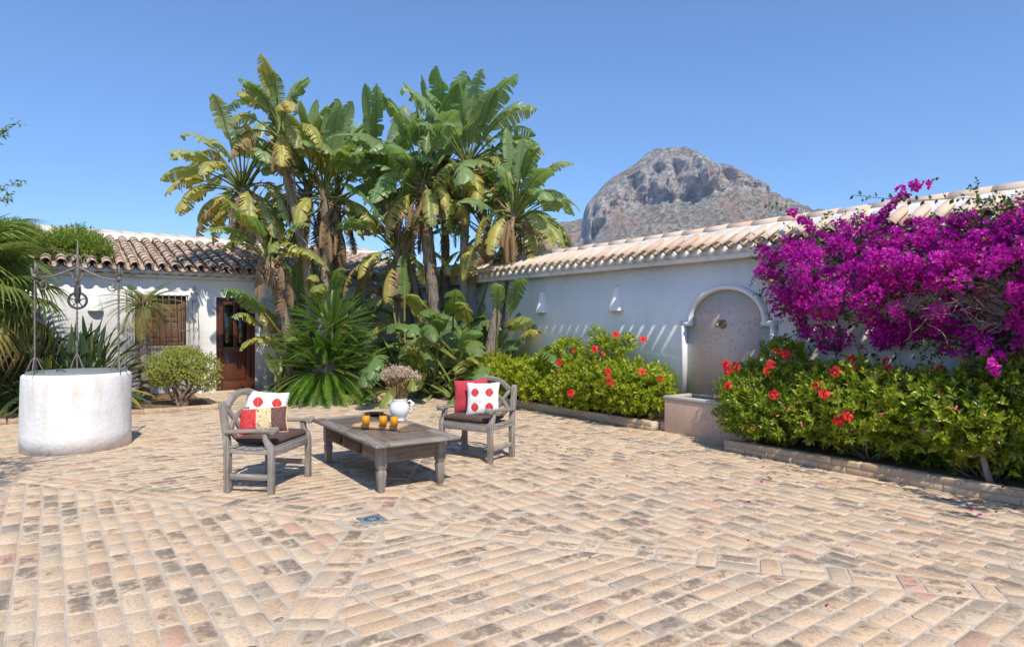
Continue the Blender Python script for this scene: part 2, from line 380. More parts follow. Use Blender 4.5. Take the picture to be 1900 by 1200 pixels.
# fountain ceramic: small rosettes on a dusty pink ground, and a grey-green border
def m_ceramic(name, g1, g2, spot, sc_=13):
    k = N(name); u = k.attr('uvw'); v = k.vor(u, sc_, rnd=.6); v2 = k.vor(u, sc_ * 2.6, rnd=.8); n = k.noise(u, 6, 5, .6); n2 = k.noise(u, 40, 3)
    c = k.mix(n, g1, g2); c = k.mix(k.ramp(v, [(.16, .75), (.26, 0)]), c, spot); c = k.mix(k.ramp(v2, [(.22, .45), (.34, 0)]), c, (.60, .55, .50))
    c = k.mix(k.ramp(n2, [(.5, 0), (.7, .4)]), c, g2)
    cell = k.math('ABSOLUTE', k.math('SUBTRACT', k.math('FRACT', k.math('MULTIPLY', k.sepv(u)[0], 6.66)), .5)); cell2 = k.math('ABSOLUTE', k.math('SUBTRACT', k.math('FRACT', k.math('MULTIPLY', k.sepv(u)[1], 6.66)), .5))
    gr = k.math('GREATER_THAN', k.math('MAXIMUM', cell, cell2), .485); c = k.mix(k.math('MULTIPLY', gr, .45), c, (.30, .26, .23))
    return k.bsdf(c, .42, k.bump(n, .1, .004), spec=.4)
M['ceramic'] = m_ceramic('patterned_fountain_ceramic', (.68, .55, .47), (.60, .47, .41), (.40, .29, .29))
M['ceramic_border'] = m_ceramic('green_border_ceramic', (.58, .55, .46), (.49, .47, .39), (.36, .37, .30), 22)
M['basin'] = m_ceramic('speckled_basin_ceramic', (.66, .46, .33), (.56, .40, .30), (.74, .64, .54), 19)
M['basin_rim'] = m_plaster('basin_rim_stone', (.52, .48, .41), .5)

# leaves
def m_leaf(name, stops, tcol, tfac=.35, rough=.38, spec=.5, yellow=(.42, .34, .03), brown=(.24, .135, .075), rib=0, nz=8):
    """rnd: r = age (0 fresh, .5 yellow, 1 dry), g = own shade, b = distance from the midrib"""
    k = N(name); rc = k.sep(k.attr('rnd', 'Color')); p = k.pos(); u = k.attr('uvw')
    c = k.ramp(rc[1], stops); n = k.noise(p, nz, 4, .6); age = k.math('ADD', rc[0], k.math('MULTIPLY', k.math('SUBTRACT', n, .5), k.math('MULTIPLY', rc[0], .8)))
    age = k.math('ADD', age, k.math('MULTIPLY', k.math('MULTIPLY', k.math('POWER', rc[2], 4), rc[0]), .7))
    y = k.ramp(age, [(.12, 0), (.5, 1)]); br = k.ramp(age, [(.52, 0), (.8, 1)])
    br2 = k.mix(k.noise(p, nz * 5, 4, .7), brown, tuple(min(1, x * 1.9) for x in brown))
    c = k.mix(y, c, yellow); c = k.mix(br, c, br2)
    t = k.mix(1.0, c, tcol, 'MULTIPLY') if 0 else k.mix(.5, c, tcol)
    t = k.mix(y, t, tuple(min(1, x * 1.3) for x in yellow)); t = k.mix(br, t, brown)
    nrm = None
    if rib:
        w = k.n('TexWave', wave_type='BANDS', bands_direction='Y'); k.l(u, w.inputs[0]); w.inputs['Scale'].default_value = rib; w.inputs['Distortion'].default_value = .6
        nrm = k.bump(w.outputs[1], .35, .006); c = k.mix(k.math('MULTIPLY', w.outputs[1], .22), c, tuple(min(1, x * 1.5) for x in stops[-1][1]))
    return k.bsdf(c, k.mix(br, (rough,) * 3, (.85,) * 3), nrm, spec=spec, tcol=t, tfac=tfac)
M['palm_blade'] = m_leaf('bird_of_paradise_leaf', [(0, (.055, .125, .032)), (.3, (.105, .20, .052)), (.65, (.19, .29, .105)), (1, (.36, .44, .24))], (.38, .60, .07), .42, .36, .6, yellow=(.56, .46, .07), rib=9)
M['cycad'] = m_leaf('cycad_leaf', [(0, (.024, .10, .010)), (.5, (.05, .175, .014)), (1, (.12, .27, .03))], (.20, .58, .03), .36, .33, .6)
M['phoenix'] = m_leaf('pygmy_palm_leaf', [(0, (.12, .20, .04)), (1, (.22, .30, .08))], (.3, .42, .08), .35, .45, .4)
M['fan'] = m_leaf('fan_palm_leaf', [(0, (.10, .16, .028)), (1, (.32, .38, .09))], (.36, .46, .08), .3, .42, .5, yellow=(.40, .34, .09))
M['strap'] = m_leaf('strap_leaf', [(0, (.035, .07, .028)), (.5, (.07, .115, .05)), (1, (.15, .20, .11))], (.14, .24, .05), .2, .36, .6)
M['hibiscus'] = m_leaf('hibiscus_leaf', [(0, (.04, .10, .008)), (.28, (.13, .215, .012)), (.6, (.29, .375, .018)), (1, (.44, .49, .04))], (.58, .70, .03), .45, .36, .5)
M['hibiscus_dark'] = m_leaf('deep_green_hibiscus_leaf', [(0, (.022, .062, .008)), (.38, (.075, .155, .012)), (.72, (.20, .295, .018)), (1, (.38, .45, .035))], (.48, .62, .03), .43, .33, .6)
M['jade'] = m_leaf('jade_leaf', [(0, (.26, .32, .05)), (1, (.50, .52, .14))], (.62, .68, .12), .42, .4, .5)
M['vine'] = m_leaf('vine_leaf', [(0, (.06, .13, .014)), (1, (.22, .32, .04))], (.3, .5, .04), .35, .45, .4)
M['bleaf'] = m_leaf('bougainvillea_leaf', [(0, (.018, .045, .014)), (1, (.07, .13, .03))], (.12, .25, .03), .3, .4, .5)
k = N('bougainvillea_bract'); rc = k.sep(k.attr('rnd', 'Color'))
c = k.ramp(rc[1], [(0, (.26, .003, .19)), (.35, (.52, .012, .38)), (.7, (.74, .04, .57)), (1, (.95, .18, .72))])
c = k.mix(k.ramp(rc[0], [(.93, 0), (.97, 1)]), c, (.52, .24, .13))
M['bract'] = k.bsdf(c, .6, None, spec=.2, tcol=k.mix(.4, c, (.8, .03, .6)), tfac=.42)
k = N('red_petal'); rc = k.sep(k.attr('rnd', 'Color')); c = k.ramp(rc[1], [(0, (.62, .010, .014)), (1, (.80, .045, .05))]); c = k.mix(k.ramp(rc[2], [(0, 1), (.3, 0)]), c, (.25, 0, .01))
M['petal'] = k.bsdf(c, .5, None, spec=.25, tcol=(.95, .05, .05), tfac=.3)
k = N('pink_bud'); M['bud'] = k.bsdf((.62, .12, .17), .5)
k = N('stamen'); M['stamen'] = k.bsdf((.80, .35, .10), .6)
k = N('dried_flower'); rc = k.sep(k.attr('rnd', 'Color')); M['dry_flower'] = k.bsdf(k.ramp(rc[1], [(0, (.32, .19, .10)), (.3, (.52, .38, .25)), (.6, (.66, .55, .42)), (1, (.76, .69, .58))]), .9, None, spec=.1, tcol=(.7, .5, .3), tfac=.2)
k = N('dry_stalk'); rc = k.sep(k.attr('rnd', 'Color')); M['stalk'] = k.bsdf(k.ramp(rc[1], [(0, (.20, .10, .04)), (1, (.42, .26, .12))]), .85, None, spec=.15)
def m_bark(name, c1, c2, c3, sx=30, sz=3):
    k = N(name); p = k.pos(); r = k.rand(); g = k.noise(k.scale(p, sx, sx, sz), 1, 6, .7, .5); n = k.noise(p, 6, 4)
    c = k.ramp(g, [(.3, c3), (.48, c1), (.68, c2)]); c = k.mix(k.math('MULTIPLY', r[1], .5), c, c2); c = k.mix(k.math('MULTIPLY', k.ramp(n, [(.5, 0), (.7, 1)]), .3), c, c3)
    return k.bsdf(c, .9, k.bump(g, .7, .02), spec=.15)
M['fibre'] = m_bark('fibrous_trunk', (.20, .155, .125), (.40, .34, .29), (.06, .042, .032))
M['stub'] = m_bark('dry_leaf_base', (.27, .16, .09), (.46, .33, .22), (.10, .055, .03))
M['petiole'] = m_bark('petiole', (.15, .19, .05), (.28, .28, .08), (.09, .11, .03), 10, 2)
M['twig'] = m_bark('twig_bark', (.22, .16, .11), (.38, .30, .22), (.09, .06, .04))
M['twig_pale'] = m_bark('bare_twig', (.40, .30, .24), (.56, .46, .38), (.20, .13, .10))
M['green_stem'] = m_bark('green_stem', (.13, .17, .05), (.22, .25, .08), (.07, .09, .03))
# ------------------------------------------------------------------ ground, mountain
def structure(o, label=None): o['kind'] = 'structure'; return o
g = B(); S = 3300
ys = [-S, -200, -30, 30, 200, S]
vs = [(x, y, -.06) for y in ys for x in ys]; n6 = 6
g.add(vs, [(j * n6 + i, j * n6 + i + 1, (j + 1) * n6 + i + 1, (j + 1) * n6 + i) for j in range(5) for i in range(5)])
structure(g.obj('ground', M['dry_ground']))

k = N('mountain_rock'); p = k.pos(); ps = k.scale(p, .001, .001, .001)
geo = k.n('NewGeometry'); nz = k.sepv(geo.outputs['Normal'])[2]
w = k.noise(k.scale(p, .004, .004, .05), 1, 7, .7, .3); vs_ = k.noise(k.scale(p, .045, .03, .006), 1, 6, .75, .2); nb = k.noise(ps, 8, 6, .7); nf = k.noise(ps, 60, 6, .75)
c = k.ramp(w, [(.3, (.34, .27, .23)), (.45, (.58, .51, .45)), (.58, (.74, .68, .62)), (.72, (.50, .38, .31))])
c = k.mix(k.ramp(vs_, [(.40, .8), (.52, 0)]), c, (.17, .14, .14))
c = k.mix(k.ramp(k.noise(k.scale(p, .006, .006, .004), 1, 4, .6), [(.5, 0), (.62, .8)]), c, (.66, .36, .24))
flat = k.ramp(nz, [(.52, 0), (.78, 1)]); veg = k.math('MULTIPLY', flat, k.ramp(nf, [(.42, 0), (.55, .95)]))
c = k.mix(k.math('MULTIPLY', flat, .4), c, k.mix(nf, (.42, .38, .31), (.60, .55, .47)))
c = k.mix(k.math('MULTIPLY', veg, .9), c, k.mix(nb, (.08, .10, .04), (.16, .17, .08)))
M['rock'] = k.bsdf(c, .95, k.bump(k.math('ADD', k.math('ADD', vs_, w), nf), .9, 22), spec=.1)

def fbm(x, y, z, o=5, lac=2.1, gn=.5):
    s = 0; a = 1; f = 1
    for _ in range(o): s += a * mnoise.noise(V(x * f, y * f, z * f)); a *= gn; f *= lac
    return s
def px_of(x): return 950 + x * F_ / 2400
def mountain(name, prof, Y0, nx, band_top, band_bot, seed, depth=1000, rough=1.0):
    """ridge line prof (px, py of the skyline as seen from the court) at distance Y0; in front of it a shoulder, a cliff band, then talus"""
    X = [(px - 950) / F_ * Y0 for px, _ in prof]; Z = [1.5 + (600 - py) / F_ * Y0 for _, py in prof]
    b = B(); ks = [(-700, -.9), (-260, -.35), (-60, -.03), (0, 0)]
    ts = list(np.linspace(0, 1, 70))
    vs = []; xs = np.linspace(X[0], X[-1], nx)
    for x in xs:
        P = float(np.interp(x, X, Z)) + 5 * fbm(x * .012, seed, 0, 4) * rough
        top = float(np.interp(x, [q[0] for q in band_top], [q[1] for q in band_top]))   # height at the cliff top
        bot = float(np.interp(x, [q[0] for q in band_bot], [q[1] for q in band_bot]))
        top = min(top, P - 2); bot = min(bot, top - 2)
        for yy, q in ks[:-1]: vs.append((x, Y0 - yy, max(-1, P * (1 + q))))
        for t in ts:
            if t < .2: s = t / .2; z = P + (top - P) * s ** 1.3; y = -s * (60 + (P - top) * .9)
            elif t < .7:
                hcl0 = max(0.0, min(1, (top - bot - 8) / 90))
                s = (t - .2) / .5; z = top + (bot - top) * s
                led = .5 + .5 * math.sin(z * .055 + 2 * mnoise.noise(V(x * .006, z * .004, seed)))
                y = -(60 + (P - top) * .9) - s * 55 - 16 * led * hcl0
            else:
                s = min(1.0, (t - .7) / .3); z = bot * (1 - s) ** 1.15 - 4 * s; y = -(60 + (P - top) * .9) - 55 - 16 - s * depth * .8
            # buttresses and gullies, strongest on the cliff
            hcl = max(0.0, min(1, (top - bot - 8) / 90)); cl = math.exp(-((t - .47) / .2) ** 2) * hcl
            gx = fbm(x * .0085, seed + z * .0012, 3.1, 4) * 85 + (1 - abs(fbm(x * .022, seed + z * .002, 7, 4))) * 62
            y -= gx * (.12 + .2 * hcl + .85 * cl) * rough * min(1, .25 + t * 4) * (1 if px_of(x) < 1340 else max(.25, 1 - (px_of(x) - 1340) / 70))
            y += fbm(x * .03, z * .03, seed, 5) * 30 * rough
            if t > .7: z += fbm(x * .01, y * .01, seed + 5, 5) * 26 * min(1, (t - .7) * 6) * (1 - s * .7)
            elif .02 < t: z += fbm(x * .02, y * .02, seed + 9, 4) * 5 * min(1, t * 9)
            vs.append((x + fbm(z * .01, y * .01, seed, 3) * 10 * cl, Y0 + y, z))
    m = 3 + len(ts)
    idx = np.arange(nx * m).reshape(nx, m); f = np.stack([idx[:-1, :-1], idx[:-1, 1:], idx[1:, 1:], idx[1:, :-1]], -1).reshape(-1, 4)
    b.add(np.array(vs), f[:, ::-1])
    return structure(b.obj(name, M['rock'], smooth=False))
YM = 2400
def mz(py): return 1.5 + (600 - py) / F_ * YM
def mx_(px): return (px - 950) / F_ * YM
mountain('mountain', [(1040, 470), (1072, 452), (1083, 420), (1086, 384), (1100, 366), (1120, 344), (1150, 322), (1178, 303), (1200, 285), (1216, 277), (1240, 275), (1270, 274), (1285, 283), (1300, 293), (1330, 303), (1355, 313), (1380, 328), (1402, 344), (1420, 356), (1450, 367), (1480, 380), (1520, 394), (1560, 405), (1640, 430), (1800, 470), (2050, 520), (2400, 570)], YM, 560,
         [(mx_(1040), mz(480)), (mx_(1083), mz(420)), (mx_(1090), mz(388)), (mx_(1150), mz(338)), (mx_(1250), mz(304)), (mx_(1340), mz(325)), (mx_(1400), mz(354)), (mx_(1480), mz(400)), (mx_(2400), mz(590))],
         [(mx_(1040), mz(500)), (mx_(1083), mz(462)), (mx_(1120), mz(415)), (mx_(1180), mz(398)), (mx_(1240), mz(393)), (mx_(1290), mz(378)), (mx_(1350), mz(362)), (mx_(1420), mz(378)), (mx_(1500), mz(412)), (mx_(2400), mz(594))], 2.3)
mountain('far_cliffs', [(700, 590), (840, 520), (930, 462), (960, 446), (1000, 432), (1012, 428), (1040, 414), (1060, 410), (1085, 404), (1130, 400), (1200, 400)], 2750, 200,
         [((700 - 950) / F_ * 2750, 2), ((960 - 950) / F_ * 2750, 1.5 + 145 / F_ * 2750), ((1200 - 950) / F_ * 2750, 1.5 + 180 / F_ * 2750)],
         [((700 - 950) / F_ * 2750, 0), ((960 - 950) / F_ * 2750, 1.5 + 110 / F_ * 2750), ((1200 - 950) / F_ * 2750, 1.5 + 130 / F_ * 2750)], 8.8, 700, .6)

# haze: one closed box of even air round everything
hz = B(); box(hz, -3400, 3400, -3400, 3500, -4, 900)
hk = N('haze_air'); hp = hk.n('VolumePrincipled'); hp.inputs['Color'].default_value = (.52, .70, 1.0, 1); hp.inputs['Density'].default_value = 0.00010; hp.inputs['Anisotropy'].default_value = .2
hk.l(hp.outputs[0], hk.out.inputs['Volume'])
ho = hz.obj('haze', hk.m); ho['kind'] = 'stuff'; ho['label'] = 'thin blue summer haze over the far mountain'

# ------------------------------------------------------------------ patio: bricks in four quarters round the drain
A0, B0 = 4.58, 2.00                                   # drain, in court coordinates
patio = B()
# local frame of court objects: x = b (towards the right wall), y = a (away)
gx = np.linspace(-7.5, 7.6, 60); gy = np.linspace(-4.2, 15.2, 80)
vv = [(x, y, -.003 + .0010 * mnoise.noise(V(x * 3, y * 3, 0))) for y in gy for x in gx]
patio.add(vv, [(j * 60 + i, j * 60 + i + 1, (j + 1) * 60 + i + 1, (j + 1) * 60 + i) for j in range(79) for i in range(59)])
patio = structure(patio.obj('patio', M['mortar'], rz=TH))

def clip(poly, nx, ny, d):
    """keep the side where nx*x + ny*y <= d"""
    out = []
    for i in range(len(poly)):
        p, q = poly[i], poly[(i + 1) % len(poly)]; a = nx * p[0] + ny * p[1] - d; c = nx * q[0] + ny * q[1] - d
        if a <= 0: out.append(p)
        if (a < 0 < c) or (c < 0 < a):
            t = a / (a - c); out.append((p[0] + (q[0] - p[0]) * t, p[1] + (q[1] - p[1]) * t))
    return out
def area(p): return abs(sum(p[i][0] * p[(i + 1) % len(p)][1] - p[(i + 1) % len(p)][0] * p[i][1] for i in range(len(p)))) / 2
def brick_geo(b, poly, zt, ch=.0028, rd=.017, uvc=None, h=.012, mi=0, rnd=None):
    """worn brick: polygon with its corners rubbed round, a chamfer and a slightly tilted top"""
    n = len(poly); pts = []
    for i in range(n):
        p0 = Vector(poly[i - 1]); p = Vector(poly[i]); q = Vector(poly[(i + 1) % n])
        a = p0 - p; c = q - p; la, lc = a.length, c.length
        if la < 1e-4 or lc < 1e-4: continue
        r1 = rd * random.uniform(.5, 1.5); pts += [p + a * min(r1 / la, .4), p + c * min(r1 / lc, .4)]
    n = len(pts)
    if n < 6: return False
    cx = sum(p.x for p in pts) / n; cy = sum(p.y for p in pts) / n
    tx, ty = random.uniform(-.007, .007), random.uniform(-.007, .007)
    v = []; uv = []
    if uvc is None: uvc = (cx, cy, 1, 0, .14, .07)
    ex, ey, hl, hw = uvc[2], uvc[3], uvc[4], uvc[5]
    def U(p): dx, dy = p[0] - uvc[0], p[1] - uvc[1]; return ((dx * ex + dy * ey) / hl, (-dx * ey + dy * ex) / hw, 0)
    for k, (dz, s) in enumerate(((-h, 0), (-ch * .7, 0), (0, ch))):
        for p in pts:
            d = Vector((cx, cy)) - p; L = max(d.length, 1e-4); jit = random.uniform(-.0018, .0018) if k else 0
            q = p + d * min((s + jit) / L * 1.3, .5)
            z = zt + dz + (tx * (q.x - cx) + ty * (q.y - cy) if k else 0)
            v.append((q.x, q.y, z)); uv.append(U(q))
    f = [(i, (i + 1) % n, n + (i + 1) % n, n + i) for i in range(n)] + [(n + i, n + (i + 1) % n, 2 * n + (i + 1) % n, 2 * n + i) for i in range(n)] + [tuple(range(2 * n, 3 * n))]
    ar = sum(pts[i].x * pts[(i + 1) % n].y - pts[(i + 1) % n].x * pts[i].y for i in range(n))
    if ar < 0: f = [q[::-1] for q in f]
    b.add(v, f, mi, rnd or rv(), uv); return True

BL, BW, JT = .245, .108, .012                          # brick length, width, joint
DG = R(34.5); HB = .123                                # diagonals; half width of the diagonal bands
diag = [(math.cos(s * DG + o), math.sin(s * DG + o)) for o in (0, math.pi) for s in (1, -1)]   # unit (da, db)
bricks = []                                            # (poly in (b, a), uv centre and axes)
def in_view(bb, aa):
    w = W(aa, bb); return w.y > 1.2 and abs(w.x / w.y) < 1.0 or w.length < 2.0 or (abs(bb) < 5 and -3 < aa < 4)
def covered(bb, aa):
    if aa > 12.2 and bb < 2.45: return True
    if aa > 14.95: return True
    if aa > 11.65 and bb > 3.95: return True
    if bb > 6.9 and aa > 5.98: return True
    if bb > 6.95 and aa > 4.6: return True
    if bb > 6.55 and aa <= 4.66: return True
    return False
def quarter(axis, sgn):
    """axis 'a': courses run along a (side quarters, sgn = side of b); 'b': courses run along b"""
    step = BW + JT; row = 0
    for r_ in range(0, 140):
        c0 = r_ * step + .02; off = random.uniform(0, BL)
        n = 90
        for k_ in range(-n, n):
            l0 = k_ * (BL + JT) + off + random.uniform(-.006, .006); L = BL + random.uniform(-.012, .010)
            cut = random.random() < .07 and k_ % 3 == 0
            for lo, hi in (((l0, l0 + BW), (l0 + BW + JT, l0 + L)) if cut else ((l0, l0 + L),)): slot(axis, sgn, lo, hi, c0)
def slot(axis, sgn, lo, hi, c0):
            jt = [random.uniform(-.0045, .0045) for _ in range(8)]
            if axis == 'a': P = [(lo + jt[0], c0 + jt[1]), (hi + jt[2], c0 + jt[3]), (hi + jt[4], c0 + BW + jt[5]), (lo + jt[6], c0 + BW + jt[7])]   # (da, |db|)
            else: P = [(c0 + jt[0], lo + jt[1]), (c0 + jt[2], hi + jt[3]), (c0 + BW + jt[4], hi + jt[5]), (c0 + BW + jt[6], lo + jt[7])]
            P = [((x, y * sgn) if axis == 'a' else (x * sgn, y)) for x, y in P]
            ca = sum(p[0] for p in P) / 4 + A0; cb = sum(p[1] for p in P) / 4 + B0
            if not (-3.6 < ca < 15 and -6.5 < cb < 7) or covered(cb, ca) or not in_view(cb, ca): return
            # keep to the quarter: clip against the two diagonal bands
            Q = P
            for (da, db) in diag:
                nx, ny = -db, da                        # normal of this diagonal line
                if axis == 'a': s = 1 if (ny * sgn) < 0 else -1
                else: s = 1 if (nx * sgn) < 0 else -1
                Q = clip(Q, nx * s, ny * s, -HB - .012)
                if len(Q) < 3: break
            if len(Q) < 3 or area(Q) < .0022: return
            if any(abs(x) < .17 and abs(y) < .17 for x, y in Q): return
            ax = (0, 1) if axis == 'a' else (1, 0)      # long axis in (b, a)
            mc = ((min(p[1] for p in Q) + max(p[1] for p in Q)) / 2 + B0, (min(p[0] for p in Q) + max(p[0] for p in Q)) / 2 + A0)
            bricks.append(([(p[1] + B0, p[0] + A0) for p in Q], (mc[0], mc[1], ax[0], ax[1], BL / 2, BW / 2)))
            # a path of bare earth is never left: whole slots only
for ax_, s_ in (('a', 1), ('a', -1), ('b', 1), ('b', -1)): quarter(ax_, s_)
for (da, db) in diag:                                   # bands: two long bricks side by side, then one across
    s = .26
    while s < 13:
        items = [(s, s + BL, -HB + .006, -.006), (s, s + BL, .006, HB - .006)]; s2 = s + BL + JT
        items.append((s2, s2 + BW, -HB + .008, HB - .008)); s = s2 + BW + JT
        for (l0, l1, w0, w1) in items:
            P = [(l0, w0), (l1, w0), (l1, w1), (l0, w1)]; P = [(x + random.uniform(-.004, .004), y + random.uniform(-.004, .004)) for x, y in P]
            Q = [(B0 + x * db + y * da, A0 + x * da - y * db) for x, y in P]
            cb = sum(p[0] for p in Q) / 4; ca = sum(p[1] for p in Q) / 4
            if covered(cb, ca) or not in_view(cb, ca) or ca < -3.6: continue
            if l1 - l0 > .2: bricks.append((Q, (cb, ca, db, da, BL / 2, BW / 2)))
            else: bricks.append((Q, (cb, ca, da, -db, BL / 2, BW / 2)))
for i in range(4):                                      # bricks framing the drain
    a = i * math.pi / 2; ca, sa = math.cos(a), math.sin(a)
    P = [(.095, -.13), (.22, -.13), (.22, .17), (.095, .17)]
    Q = [(B0 + x * ca - y * sa, A0 + x * sa + y * ca) for x, y in P]
    Q = [(q[0] * 1.0, q[1]) for q in Q]; P2 = [(.092, -.088), (.195, -.088), (.195, .188), (.092, .188)]
    Q = [(B0 + x * ca - y * sa, A0 + x * sa + y * ca) for x, y in P2]
    bricks.append((Q, (sum(p[0] for p in Q) / 4, sum(p[1] for p in Q) / 4, -sa, ca, .14, .06)))
def vis_key(item):
    Q = item[0]; w = W(sum(p[1] for p in Q) / len(Q), sum(p[0] for p in Q) / len(Q)); w.z = 0
    if w.y < 2.85 or abs(w.x / w.y) > .82: return 1e9
    return w.length / math.sqrt(area(Q) / .026)
bricks.sort(key=vis_key)
rest = B(); cnt = 0
for Q, uvc in bricks:
    zt = random.gauss(.001, .0012)
    if cnt < 300:
        bb = B()
        if brick_geo(bb, Q, zt, uvc=uvc): bb.obj('brick', M['brick'], patio); cnt += 1
    else: brick_geo(rest, Q, zt, uvc=uvc)
rest.obj('brick_paving', M['brick'], patio, kind='stuff')
print('bricks', len(bricks))

# drain cover
t = thing('drain_cover', 'small square blue-grey steel drain cover with a ring of slots set in the brick paving', 'drain cover', W(A0, B0, 0), TH)
d = B(); box(d, -.082, .082, -.082, .082, -.004, .003); d.obj('cover_plate', M['drain'], t, bevel=.001)
d = B(); lathe(d, [(.0, .0045), (.026, .0045), (.028, .003)], seg=16); d.obj('boss', M['drain'], t)
d = B()
for i in range(12):
    a = i * math.pi / 6; c, s_ = math.cos(a), math.sin(a); P = [(.036, -.005), (.062, -.0085), (.062, .0085), (.036, .005)]
    d.add([(x * c - y * s_, x * s_ + y * c, .0042) for x, y in P], [(0, 1, 2, 3)])
d.obj('slot', M['dark'], t, kind='stuff')
d = B()
for z0, z1, x0, x1 in ((-.004, .0055, -.09, -.082), (-.004, .0055, .082, .09)):
    box(d, x0, x1, -.09, .09, z0, z1); box(d, -.082, .082, x0, x1, z0, z1)
d.obj('rim', M['drain'], t)

# soil beds
def bed(name, x0, x1, y0, y1, z=.06, nx=30, ny=20):
    s = B(); gx = np.linspace(x0, x1, nx); gy = np.linspace(y0, y1, ny)
    s.add([(x, y, z + .03 * mnoise.noise(V(x * 1.7, y * 1.7, 3)) + .012 * mnoise.noise(V(x * 9, y * 9, 3))) for y in gy for x in gx],
          [(j * nx + i, j * nx + i + 1, (j + 1) * nx + i + 1, (j + 1) * nx + i) for j in range(ny - 1) for i in range(nx - 1)])
    return structure(s.obj(name, M['soil'], rz=TH, smooth=True))
bed('soil_bed', -7.4, 2.33, 12.25, 14.98, .05, 60, 24)
bed('soil_bed', 4.05, 6.8, 11.75, 14.98, .08, 30, 24)
bed('soil_bed', 6.92, 7.49, 6.06, 14.9, .09, 10, 60)
bed('soil_bed', 6.58, 7.49, -2.4, 4.55, .09, 12, 50)

# brick kerbs
kerbs = []
def kerb(label, runs, courses=2, hh=.058, dep=.13):
    t = thing('planter_kerb', label, 'kerb', (0, 0, 0), TH, 'brick kerbs round the planting beds')
    core = B(); cnt = 0
    for (x0, y0, x1, y1) in runs:
        d = Vector((x1 - x0, y1 - y0)); L = d.length; d.normalize(); n = Vector((-d.y, d.x))
        beam(core, V(x0, y0, courses * (hh + .01) / 2 - .012), V(x1, y1, courses * (hh + .01) / 2 - .012), dep - .016, courses * (hh + .01) - .014)
        for c in range(courses):
            s = -(c % 2) * .14
            while s < L:
                l0 = max(s, 0) + .006; l1 = min(s + .285, L) - .006; s += .285
                if l1 - l0 < .05: continue
                z0 = c * (hh + .010); z1 = z0 + hh; bb = B(); jj = random.uniform(-.004, .004); w = dep / 2 + random.uniform(-.003, .004)
                p = []; uv = []
                for zz in (z0, z1):
                    for e, g in ((l0, -w), (l1, -w), (l1, w), (l0, w)):
                        q = Vector((x0, y0)) + d * (e + random.uniform(-.003, .003)) + n * (g + jj + random.uniform(-.003, .003))
                        p.append((q.x, q.y, zz + random.uniform(-.003, .003)))
                        uv.append(((e - (l0 + l1) / 2) / .14, ((zz - z0) / hh * 2 - 1) * .8, 0))
                bb.add(p, [(3, 2, 1, 0), (4, 5, 6, 7), (0, 1, 5, 4), (1, 2, 6, 5), (2, 3, 7, 6), (3, 0, 4, 7)], 0, rv(), uv)
                bb.obj('brick', M['kerb_brick'], t, bevel=.009); cnt += 1
    core.obj('mortar_core', M['mortar'], t)
    return t
kerb('low brick kerb behind the well, edging the bed left of the door', [(-7.0, 12.18, 2.42, 12.18), (2.40, 12.26, 2.40, 14.9)], 1, .07)
kerb('brick kerb at the foot of the banana-leaved plants, behind the coffee table', [(4.0, 11.69, 6.83, 11.69)])
kerb('two-course brick kerb under the hibiscus hedge left of the wall fountain', [(6.86, 11.60, 6.86, 6.02), (6.95, 5.98, 7.45, 5.98)])
kerb('two-course brick kerb in the right foreground, right of the wall fountain', [(6.52, 4.62, 6.52, -2.3)])
# ------------------------------------------------------------------ roof tiles
def tile_mesh(L=.42, r0=.092, r1=.074, th=.012, seg=8, convex=True, name='tile'):
    """barrel tile along +y (downhill end at y=0, wide), opening down when convex"""
    b = B(); v = []; uv = []
    for (y, r) in ((0, r0), (L, r1)):
        for rr in (r, r - th):
            for i in range(seg + 1):
                a = math.pi * (i / seg) * .94 + math.pi * .03; x = -math.cos(a) * rr; z = math.sin(a) * rr - .3 * r0
                if not convex: z = -z
                v.append((x, y, z)); uv.append((x, y, z))
    n = seg + 1; f = []
    for i in range(seg):
        f += [(i, i + 1, 2 * n + i + 1, 2 * n + i), (n + i + 1, n + i, 3 * n + i, 3 * n + i + 1), (i + 1, i, n + i, n + i + 1), (2 * n + i, 2 * n + i + 1, 3 * n + i + 1, 3 * n + i)]
    f += [(0, 2 * n, 3 * n, n), (seg, n + seg, 3 * n + seg, 2 * n + seg)]
    if convex: f = [q[::-1] for q in f]
    b.add(v, f, 0, (0, 0, 0), uv); return b
